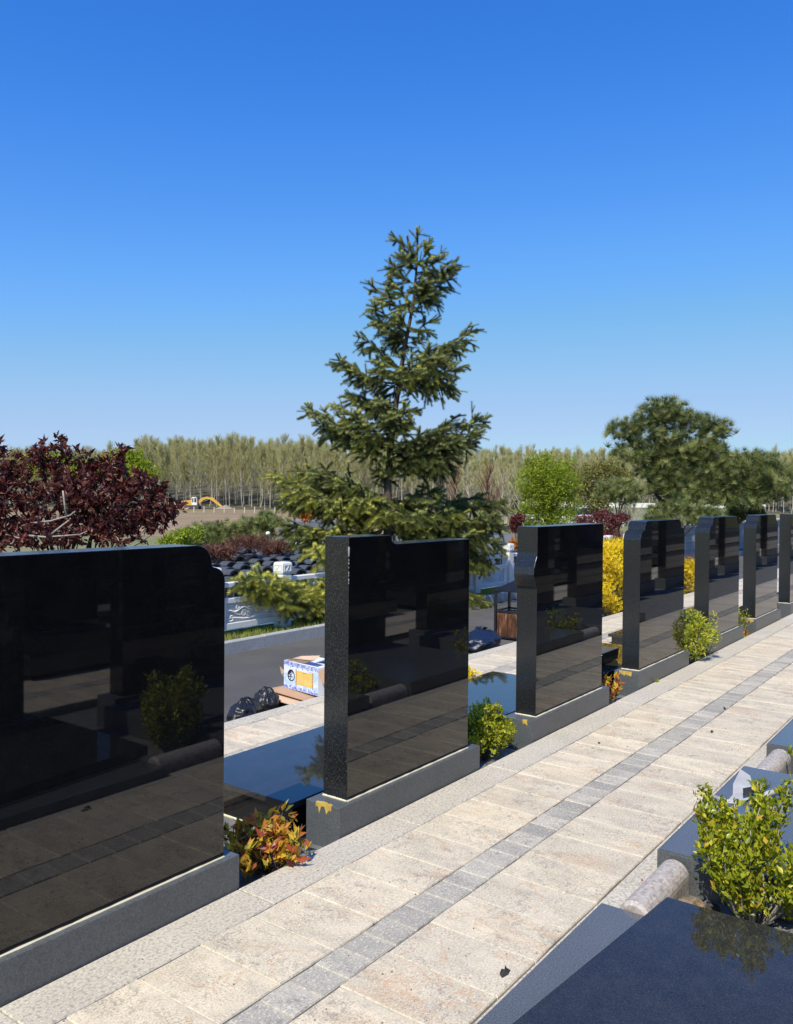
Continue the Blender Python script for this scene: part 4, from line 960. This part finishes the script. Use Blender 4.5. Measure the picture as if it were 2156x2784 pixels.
# crumpled bags
def bag(name, label, loc, sx, sy, sz, mat, seed, knot=True, rz=0):
    g_ = np.random.default_rng(seed); seg, rg = 44, 26; V = []; F = []
    for i in range(rg+1):
        th = math.pi*i/rg
        for k in range(seg):
            ph = 2*math.pi*k/seg
            V.append([math.sin(th)*math.cos(ph), math.sin(th)*math.sin(ph), math.cos(th)])
    V = np.array(V); d = np.zeros(len(V))
    for _ in range(26):
        n_ = norm(g_.normal(size=3)); d += -np.abs(np.sin((V@n_)*g_.uniform(3, 9)+g_.uniform(0, 6)))*g_.uniform(.008, .032)
    ph = np.arctan2(V[:, 1], V[:, 0]); top = np.clip(V[:, 2], 0, 1)
    d += top**2*.10*np.abs(np.sin(ph*7+g_.normal()))-.05*top
    V = V*(1+d[:, None]); V[:, 2] = np.where(V[:, 2] < -.45, -.45, V[:, 2])
    V[:, 2] += .45; V = V*np.array([sx, sy, sz]); V[:, 2] += np.where(top > .97, .10*sz, 0)
    for i in range(rg):
        for k in range(seg): F.append((i*seg+k, (i+1)*seg+k, (i+1)*seg+(k+1) % seg, i*seg+(k+1) % seg))
    root = empty(name, loc, rz); tag(root, label, 'bag', 'rubbish bags at the kerb')
    mb = MB(); mb.add(V, F); mb.build('bag_body', mat, root, smooth=True)
    if knot:
        mb = MB(); z = sz*1.15
        for k in range(5):
            a = k*1.3+g_.random(); L = sx*.16
            mb.add([(0, 0, z), (math.cos(a)*L*.5, math.sin(a)*L*.5, z+L*.55), (math.cos(a+.6)*L, math.sin(a+.6)*L, z+L*.35), (math.cos(a+.9)*L*.4, math.sin(a+.9)*L*.4, z-L*.05)], [(0, 1, 2), (0, 2, 3)])
        mb.build('knot', mat, root)
    return root
def plastic(name, col):
    m, nt, b = nmat(name, .34, .5); b.inputs['Base Color'].default_value = (*col, 1); w = coords(nt)
    v = nd(nt, 'ShaderNodeTexVoronoi', feature='DISTANCE_TO_EDGE'); v.inputs['Scale'].default_value = 14; nt.links.new(w, v.inputs['Vector'])
    bump(nt, b, mathn(nt, 'ADD', v.outputs['Distance'], noise(nt, w, 18, 5, .6)), .45, .02); return m
pb = plastic('black_plastic', (.014, .014, .017)); pn = plastic('navy_plastic', (.010, .018, .045))
bag('rubbish_bag', 'tied black rubbish bag lying at the kerb, left of the cardboard box', (4.42, 4.68, -.12), .30, .17, .145, pb, 3, rz=.4)
bag('rubbish_bag', 'smaller greyish black rubbish bag beside the folded cardboard', (4.76, 4.80, -.12), .20, .15, .15, pb, 8, rz=1.2)
bag('rubbish_bag', 'dark blue plastic bag slumped against the litter bin', (8.20, 4.86, -.12), .50, .30, .19, pn, 12, rz=.2)
# printed gift box on cardboard
card = plain('brown_cardboard', (.42, .27, .17), .8, .1, 5); cardin = plain('cardboard_inside', (.60, .43, .30), .8, .08, 5)
whitep = plain('box_print_white', (.74, .77, .86), .45, .03, 4)
m, nt, b = nmat('box_print_blue_pattern', .45, .4); w = coords(nt)
v = nd(nt, 'ShaderNodeTexVoronoi'); v.inputs['Scale'].default_value = 42; nt.links.new(w, v.inputs['Vector'])
c = mix(nt, ramp(nt, noise(nt, w, 40, 4, .7), [(.42, 0), (.56, 1)]), (.10, .16, .52), (.55, .62, .82)); c = mix(nt, ramp(nt, v.outputs['Distance'], [(.1, 1), (.35, 0)]), c, (.12, .17, .60)); nt.links.new(c, b.inputs['Base Color']); bluep = m
m, nt, b = nmat('box_print_wash', .45, .4); w = coords(nt); c = ramp(nt, noise(nt, w, 9, 6, .65), [(.42, (.76, .80, .90)), (.55, (.40, .58, .86)), (.7, (.70, .76, .90))]); nt.links.new(c, b.inputs['Base Color']); washp = m
inkp = plain('box_print_black', (.015, .015, .02), .5); goldp = plain('box_print_gold', (.82, .52, .10), .5, .12, 20); redp = plain('box_print_rod', (.40, .12, .03), .5)
bxr = empty('gift_box', (5.03, 4.68, 0.005), R(-9)); tag(bxr, 'white and blue printed box with black ring emblem and golden scroll, resting on flattened cardboard', 'box')
# local frame: face is the -x side, spanning y from -.225 (right in view) to .225 (left)
mb = MB(); mb.box(0, .30, -.225, .225, 0, .225); mb.build('carton', whitep, bxr)
def decal(nm, mat, polys, e):
    mb = MB()
    for P2 in polys:
        n_ = len(P2); mb.add([(-e, -u_, z) for u_, z in P2], [tuple(range(n_))])
    o = mb.build(nm, mat, bxr); return o
rect = lambda u0, u1, z0, z1: [(u0, z0), (u1, z0), (u1, z1), (u0, z1)]      # u runs left to right as seen
decal('sky_wash', washp, [rect(-.222, .222, .03, .125), rect(.04, .222, .125, .18)], .0006)
def scal(z0, z1, top):
    n_ = 26; P_ = []
    for i in range(n_):
        u0 = -.224+.448*i/n_; u1 = u0+.448/n_; j = .006*math.sin(i*1.7)+.005*math.sin(i*3.1)
        P_.append(rect(u0, u1, z0+(j if top else 0), z1+(0 if top else j)))
    return P_
decal('border_print', bluep, scal(.192, .2248, True), .0010); decal('border_print', bluep, scal(.0002, .026, False), .0010)
ring = []
for i in range(40):
    a0, a1 = 2*math.pi*i/40, 2*math.pi*(i+1)/40; w0 = .010+.004*math.sin(a0-.5); cx_, cz = -.125, .113
    ring.append([(cx_+(.046-w0)*math.cos(a0), cz+(.046-w0)*math.sin(a0)), (cx_+.048*math.cos(a0), cz+.048*math.sin(a0)), (cx_+.048*math.cos(a1), cz+.048*math.sin(a1)), (cx_+(.046-w0)*math.cos(a1), cz+(.046-w0)*math.sin(a1))])
decal('ring_emblem', inkp, ring, .0016)
def stroke(a, b_, w0=.0035, w1=.0025):
    d = (b_[0]-a[0], b_[1]-a[1]); L = math.hypot(*d); nx, nz = -d[1]/L, d[0]/L
    return [(a[0]-nx*w0, a[1]-nz*w0), (b_[0]-nx*w1, b_[1]-nz*w1), (b_[0]+nx*w1, b_[1]+nz*w1), (a[0]+nx*w0, a[1]+nz*w0)]
S = lambda pts, s=1., ox=-.135, oz=.118: [stroke((ox+a[0]*s, oz+a[1]*s), (ox+b_[0]*s, oz+b_[1]*s)) for a, b_ in zip(pts[:-1], pts[1:])]
hs_ = []                         # the character for filial piety, brush style
for pts in ([(-.022, .030), (.022, .034)], [(-.002, .044), (-.002, .014)], [(-.034, .014), (.032, .018)], [(.026, .044), (-.004, .016), (-.034, -.006)], [(-.012, .002), (.016, .004), (.002, -.010)], [(.002, -.010), (.004, -.034), (-.006, -.040)], [(-.030, -.018), (.030, -.014)]): hs_ += S(pts)
hs_ += S([(-.002, .062), (.002, .070)])
decal('character', inkp, hs_, .0022)
decal('scroll', goldp, [rect(-.055, .155, .052, .165)], .0014)
decal('scroll_rods', redp, [rect(-.062, -.055, .040, .176), rect(.155, .162, .040, .176)], .0020)
tx = [stroke((.035+k*.014, .153), (.041+k*.014, .158), .0015, .0015) for k in range(3)]+[stroke((.036+k*.014, .158), (.040+k*.014, .152), .0012, .0012) for k in range(3)]
decal('scroll_title', inkp, tx, .0018)
tx = []
for i in range(7):
    for j in range(6):
        u_, z = -.03+i*.026, .142-j*.0145; tx += [rect(u_-.0055, u_+.0055, z-.0013, z+.0013), rect(u_-.0013, u_+.0013, z-.005, z+.005), stroke((u_-.003, z+.003), (u_+.002, z-.004), .0008, .0008)]
decal('scroll_text', plain('box_print_pale', (.86, .83, .66), .5), tx, .0018)
# flaps
mb = MB(); mb.add([(0, .2, .225), (.03, -.02, .232), (-.015, -.20, .285), (.05, -.19, .315), (.1, .12, .262), (-.005, .10, .258)], [(0, 5, 1), (5, 4, 1), (5, 1, 2), (1, 3, 2), (1, 4, 3)])
mb.build('flap', cardin, bxr)
mb = MB(); mb.add([(.12, -.04, .226), (.30, -.04, .226), (.30, -.26, .30), (.12, -.26, .305)], [(0, 1, 2, 3)]); mb.build('flap', washp, bxr)
mb = MB(); mb.add([(.02, .225, .12), (.02, .31, .16), (.03, .30, .09), (.05, .24, .06), (.05, .225, .13)], [(0, 1, 2, 3, 4)]); mb.build('flap', cardin, bxr)
mb = MB(); mb.add([(.0, -.226, .20), (.10, -.226, .22), (.06, -.30, .13), (.01, -.26, .10)], [(0, 1, 2, 3)]); mb.build('flap', card, bxr)
def slab_at(name, label, pts, z, mat, th=.006):
    mb = MB(); n_ = len(pts); mb.add([(x, y, z+dz-th) for x, y, dz in pts]+[(x, y, z+dz) for x, y, dz in pts], [tuple(range(n_-1, -1, -1)), tuple(range(n_, 2*n_))]+[(i, (i+1) % n_, (i+1) % n_+n_, i+n_) for i in range(n_)])
    o = mb.build(name, mat); tag(o, label, 'cardboard', 'flattened cardboard under the box'); return o
slab_at('cardboard_sheet', 'upper flattened orange-brown cardboard sheet directly under the printed box', [(4.92, 4.96, .012), (4.90, 4.50, -.012), (5.30, 4.42, .0), (5.36, 4.90, .015)], -.006, card)
slab_at('cardboard_sheet', 'lower pale cardboard sheet sticking out to the left under the printed box', [(4.84, 4.98, .006), (4.80, 4.48, -.016), (5.25, 4.40, 0), (5.36, 4.94, .01)], -.030, cardin)
mb = MB(); mb.box(-.17, .2, -.2, .14, 0, .082); o = mb.build('dark_carton', plain('dark_grey_card', (.05, .05, .055), .6), None); o.location = (5.08, 4.72, -.12); tag(o, 'dark grey carton carrying the flattened cardboard', 'box')
# green bottle in shade beside the box
mb = MB()
gl = plain('green_glass', (.01, .16, .04), .1); prof = [(.0, .02), (.032, .02), (.032, .14), (.012, .17), (.012, .2)]
mb.tube([(0, 0, z) for _, z in [(0, 0), (0, .13), (0, .165), (0, .2)]], [.032, .032, .013, .012], 12); o = mb.build('green_bottle', gl, smooth=True); o.location = (5.10, 4.42, -.02); tag(o, 'green glass bottle half hidden right of the printed box', 'bottle')

# scraps on and near the path
def crumple(name, label, loc, pts, mat, cat='litter', dz=None):
    mb = MB(); n_ = len(pts); c_ = np.mean(pts, axis=0)
    pts = [tuple(np.array(p)*.62) for p in pts]; c_ = c_*.62
    mb.add([tuple(c_+np.array([0, 0, .006]))]+[tuple(p) for p in pts], [(0, i+1, (i+1) % n_+1) for i in range(n_)])
    o = mb.build(name, mat); o.location = loc; tag(o, label, cat); return o
blackleaf = plain('dark_scrap', (.03, .025, .022), .7, .3, 30)
crumple('dry_leaf', 'dark curled dry leaf scrap on the path at the bottom edge', (2.47, 1.36, .002), [(-.045, -.01, 0), (-.035, .012, .012), (-.015, .01, .03), (0, .0, .012), (.02, .01, .036), (.045, .012, .008), (.05, -.01, 0), (0, -.022, .005)], blackleaf, 'leaf')
crumple('dry_leaf', 'tiny dark leaf scrap in the middle of the path', (5.18, 2.17, .002), [(-.02, 0, 0), (-.008, .008, .006), (0, .02, .012), (.008, .004, .004), (.02, 0, .006), (.004, -.012, .002)], blackleaf, 'leaf')
crumple('dry_leaf', 'dark leaf scrap on the grey tile strip further along the path', (6.62, 1.77, .002), [(-.03, 0, 0), (-.01, .01, .02), (.02, .015, .03), (.04, 0, .01), (.01, -.015, .004)], blackleaf, 'leaf')
crumple('dry_leaf', 'dark leaf scrap lying farther along the near tile row', (5.9, 1.66, .002), [(-.03, 0, 0), (-.01, .01, .01), (.02, .012, .02), (.05, 0, .01), (.01, -.015, .004)], blackleaf, 'leaf')
crumple('red_petal', 'small red petal on the kerb near the dark granite plinth', (3.43, 1.24, .001), [(-.008, 0, 0), (0, .008, .003), (.009, 0, .001), (0, -.008, .002)], plain('red_petal', (.35, .03, .03), .6), 'petal')
rock = MB(); rock.sphere((0, 0, .01), .06, 12, 8, (1.3, .9, .75))
rg_ = random.Random(3); rock.v = [(x+rg_.uniform(-.009, .009), y+rg_.uniform(-.009, .009), z+rg_.uniform(-.009, .009)) for x, y, z in rock.v]
o = rock.build('rock', plain('tan_rock', (.28, .20, .12), .9, .4, 30, bmp=.8)); o.location = (3.33, 1.01, -.03); tag(o, 'rough tan rock at the end of the half-round edging', 'rock')
for k, (x, y) in enumerate(((3.30, .93), (3.42, .95), (3.20, .98))):
    rk = MB(); rk.sphere((0, 0, 0), .035, 9, 6, (1.2, .9, .7)); rk.v = [(a+rg_.uniform(-.006, .006), b_+rg_.uniform(-.006, .006), c_+rg_.uniform(-.006, .006)) for a, b_, c_ in rk.v]
    o = rk.build('rock', M['soil']); o.location = (x, y, -.035); tag(o, 'dark pebble under the tall boxwood', 'rock', 'dark pebbles under the boxwood')
n = 420; P_ = np.stack([1.3+rng.random(n)**1.3*7, 1.33+rng.random(n)*1.17, np.full(n, .0012)], 1)
V, T = scatter(np.array([[-.5, -.3, 0], [.5, -.4, 0], [.1, .5, 0], [0, 0, .5]], float), np.array([[0, 1, 3], [1, 2, 3], [2, 0, 3]]), P_, randdir(n)*np.array([1, 1, 0]), np.tile(UP, (n, 1)), .003+.006*rng.random((n, 1))**2)
tag(tri_mesh('grit', V, T, leafmat('grit', [(0, (.05, .04, .03)), (1, (.30, .25, .18))], .9, 0.0), None, np.repeat(rng.random(n), 4)), 'fine grit and crumbs scattered over the path tiles', 'grit', kind='stuff')
# torn plastic bag on the plinth
clear = plain('thin_white_plastic', (.46, .45, .43), .3, .1, 10); 
pg = empty('torn_bag', (4.38, 1.10, .1)); tag(pg, 'torn pale plastic bag lying on the granite plinth behind the boxwood', 'bag')
mb = MB(); mb.add([(-.10, .06, .0), (-.15, .09, .05), (-.10, .065, .03), (-.06, .03, .010), (.02, .03, .012), (.14, .06, .028), (.34, .075, .05), (.36, .03, .02), (.2, -.03, .01), (.0, -.05, .012), (-.08, -.02, .005)],
   [(0, 1, 2), (0, 2, 3), (3, 4, 9), (4, 5, 8), (5, 6, 7), (5, 7, 8), (4, 8, 9), (3, 9, 10), (0, 3, 10)]); mb.build('sheet', clear, pg)
mb = MB(); mb.add([(-.02, -.03, .03), (.05, -.01, .045), (.22, -.05, .022), (.30, -.09, .012), (.1, -.07, .02)], [(0, 1, 2), (0, 2, 4), (4, 2, 3)]); mb.build('dark_lining', blackleaf, pg)
mb = MB(); mb.tube([(.02, -.10, .02), (.08, -.12, .03), (.16, -.13, .02), (.2, -.16, .02)], [.012, .016, .014, .008], 7); mb.build('rolled_edge', clear, pg, smooth=True)

# ================= LOWER CEMETERY =================
capmat = plain('dark_blue_granite', (.06, .067, .075), .5, .25, 5); deep = plain('black_granite_far', (.02, .021, .024), .3)
mb = MB(); n_ = 8; prof = [(.21*math.cos(math.pi*i/n_), .10*math.sin(math.pi*i/n_)) for i in range(n_+1)]
pr = [(x, .93+z) for x, z in prof]; inn = [(x*.84, .93+z*.84-.012) for x, z in prof][::-1]
mb.prism(pr+[(x, z) for x, z in inn], -.16, .16); mcap = mb.mesh('curved_cap', capmat)
mb = MB(); mb.box(-.15, .15, -.05, .06, .12, .925); mbody = mb.mesh('slab', deep)
mb = MB(); mb.box(-.2, .2, -.13, .30, 0, .12); mb.box(-.19, -.165, -.12, -.09, .12, .93); mb.box(.165, .19, -.12, -.09, .12, .93); mbase = mb.mesh('base', capmat)
cnt = 0
for j in range(10):
    for i in range(70):
        x, y = 5+i*.46+(.15 if j % 2 else 0)+random.uniform(-.03, .03), 11.4+j*.82+random.uniform(-.04, .04)
        ang = math.degrees(math.atan2(y, x)); D = x*FW[0]+y*FW[1]
        if not ((39.5 < ang < 51.5) or (27.5 < ang < 31.5) or (56 < ang < 62 and j % 2 == 0)) or D > 27: continue
        if cnt >= 290: continue
        cnt += 1
        root = empty('roofed_gravestone', (x, y, -1.0+.012*j)); root.rotation_euler = (0, 0, random.uniform(-.03, .03)); root.scale = (.80, .80, random.uniform(.95, 1.04))
        tag(root, 'small dark gravestone with a curved roof cap on the lower terrace', 'gravestone', 'roofed gravestones on the lower terrace')
        for nm, me in (('curved_cap', mcap), ('slab', mbody), ('base', mbase)): link(bpy.data.objects.new(nm, me), root)
print('lower graves', cnt)
# white lamp
lp = dpos(729, 24); o = empty('lamp_post', (lp[0], lp[1], -1.0)); tag(o, 'slim lamp post with a white globe in front of the wide pine', 'lamp')
mb = MB(); mb.tube([(0, 0, 0), (0, 0, 1.44)], [.03, .018], 8); mb.build('pole', steel, o)
mb = MB(); mb.sphere((0, 0, 1.52), .062, 14, 9); mb.build('globe', plain('opal_globe', (.85, .84, .80), .3, .02), o, smooth=True)
# small white building
wb = dpos(845, 29); o = empty('white_building', (wb[0], wb[1], -1.0), YAW+math.pi/2+.35); tag(o, 'small white building with a grey roof half hidden behind the spruce', 'building')
mb = MB(); mb.box(-.9, .9, -.7, .7, 0, 1.42); mb.build('wall', plain('white_render', (.78, .78, .76), .8, .04), o)
mb = MB(); mb.prism([(-1.1, 1.42), (1.1, 1.42), (.75, 1.74), (-.75, 1.74)], -.85, .85); mb.build('roof', plain('grey_roof', (.16, .18, .21), .7, .15, 10), o)
for sx in (-.5, .5):
    mb = MB(); mb.box(sx-.15, sx+.15, .70, .715, .6, 1.0); mb.build('window', deep, o)
    mb = MB(); mb.box(sx-.15, sx+.15, -.715, -.70, .6, 1.0); mb.build('window', deep, o)

# white low wall, car, at the right background
ww = dpos(1700, 72); o = empty('white_wall', (ww[0], ww[1], -1.5), YAW-math.pi/2); tag(o, 'long low white wall crossing behind the trees at right', 'wall')
mb = MB(); mb.box(-9, 12, -.1, .1, 2.35, 2.75); mb.build('coping', M['marble'], o)
mb = MB(); mb.box(-9, 12, -.08, .08, 0, 2.349); mb.build('wall_face', plain('grey_green_render', (.22, .23, .17), .9, .3, 2), o)
def car(loc, rz, label):
    root = empty('parked_car', loc, rz); tag(root, label, 'car')
    wp = plain('white_car_paint', (.8, .8, .8), .25, .02); gls = plain('car_glass', (.02, .025, .03), .08)
    mb = MB(); body = [(-2.2, .35), (-2.25, .75), (-2.1, .95), (-1.2, 1.0), (.9, 1.0), (1.9, .88), (2.2, .7), (2.25, .35)]; mb.prism(body, -.85, .85); mb.build('body', wp, root, bevel=.06)
    mb = MB(); mb.prism([(-1.55, 1.0), (-1.1, 1.42), (.2, 1.45), (.95, 1.0)], -.74, .74); mb.build('window', gls, root, bevel=.03)
    mb = MB(); mb.prism([(-1.12, 1.43), (.2, 1.462), (.25, 1.49), (-1.1, 1.46)], -.70, .70); mb.build('roof', wp, root)
    tyre = plain('tyre', (.02, .02, .02), .9)
    for sx in (-1.35, 1.4):
        for sy in (-.86, .86):
            mb = MB(); mb.tube([(sx, sy-.1, .33), (sx, sy+.1, .33)], .33, 16); wh = mb.build('wheel', tyre, root)
            mb = MB(); mb.tube([(sx, sy-.105, .33), (sx, sy+.105, .33)], .18, 12); mb.build('rim', M['roadkerb'], wh)
    for sy in (-.6, .6):
        mb = MB(); mb.sphere((2.22, sy, .68), .1, 8, 6); mb.build('headlight', M['marble'], root)
    return root
cc = dpos(1600, 58); car((cc[0], cc[1], -.5), YAW-math.pi/2+.5, 'white car parked behind the light green tree')
cc = dpos(1480, 64); car((cc[0], cc[1], -.6), YAW-math.pi/2+.2, 'white car farther left, almost hidden by the light green tree')
g = MB(); g.add([dpos(1300, 45, -1.49), dpos(2600, 45, -1.49), dpos(2600, 80, -.45), dpos(1300, 80, -.45), dpos(2600, 120, -.40), dpos(1300, 120, -.40)], [(0, 1, 2, 3), (3, 2, 4, 5)]); tag(g.build('parking_terrace', M['meadow']), kind='structure')

# excavator
ex = dpos(520, 186, -1.45); E_ = empty('excavator', tuple(ex), YAW-math.pi/2); tag(E_, 'orange-yellow excavator with white cab and bent boom on the field edge', 'excavator')
yel = plain('excavator_yellow', (.62, .36, .06), .5, .12, 1); k = .0833
mb = MB()
for s in (-1, 1): mb.box(-1.7, 1.9, s*1.1-.3, s*1.1+.3, 0, .75, .12)
mb.build('track', plain('dark_steel', (.06, .055, .05), .8), E_)
mb = MB(); mb.prism([(-2.1, .8), (-2.2, 1.3), (-1.9, 1.75), (-.3, 1.9), (.3, 1.9), (.3, .8)], -1.2, 1.2); mb.build('body', yel, E_, bevel=.06)
mb = MB(); mb.prism([(.32, .85), (.32, 2.5), (.5, 2.65), (1.35, 2.65), (1.5, 1.6), (1.5, .85)], -1.2, -.1); cb = mb.build('cab', M['marble'], E_, bevel=.04)
mb = MB(); mb.prism([(.95, 1.5), (.95, 2.45), (1.28, 2.45), (1.40, 1.5)], -1.22, -.08); mb.build('window', deep, cb)
mb = MB(); mb.prism([(.48, 1.5), (.48, 2.4), (.75, 2.4), (.75, 1.5)], -1.22, -.08); mb.build('window', deep, cb)
mb = MB(); mb.prism([(1.3, 1.3), (1.7, 1.9), (2.3, 2.5), (3.4, 2.75), (4.6, 2.45), (4.6, 2.05), (3.4, 2.25), (2.6, 2.0), (1.9, 1.2)], 0, .5); mb.build('boom', yel, E_)
mb = MB(); mb.prism([(4.2, 2.6), (4.7, 2.65), (5.8, 1.6), (7.0, .6), (6.7, .3), (5.4, 1.3), (4.3, 2.1)], -.05, .45); mb.build('arm', yel, E_)
mb = MB(); mb.prism([(6.7, .7), (7.2, .75), (7.5, .2), (7.1, -.05), (6.5, 0)], -.3, .7); mb.build('bucket', plain('worn_bucket', (.25, .2, .15), .7), E_)
mb = MB(); mb.tube([(2.2, -.02, 1.6), (3.6, -.02, 1.95)], .1, 6); mb.build('cylinder', steel, E_)
mb = MB(); rp = [(7.4+math.cos(a)*2.4, math.sin(a)*1.5, 0) for a in np.linspace(0, 6.28, 12)[:-1]]; mb.add([(7.6, 0, 1.0)]+rp, [(0, i+1, (i+1) % 11+1) for i in range(11)])
o = mb.build('soil_heap', plain('heap_soil', (.26, .22, .17), .95, .25, 2)); o.location = tuple(ex); o.rotation_euler = (0, 0, YAW-math.pi/2); tag(o, 'small heap of soil at the excavator bucket', 'soil heap')
# stakes at the field edge
mb = MB(); mb.box(-.07, .07, -.07, .07, 0, .9); sm = mb.mesh('stake', plain('pale_stake', (.6, .55, .42), .8))
for i in range(26):
    p = dpos(500+i*27.5, 150, -1.48); o = link(bpy.data.objects.new('stake', sm)); o.location = tuple(p)
    o.scale.z = 1+.25*((i*7) % 5)/4
    tag(o, 'pale wooden stake in the line along the far side of the bare field', 'stake', 'stakes along the bare field')
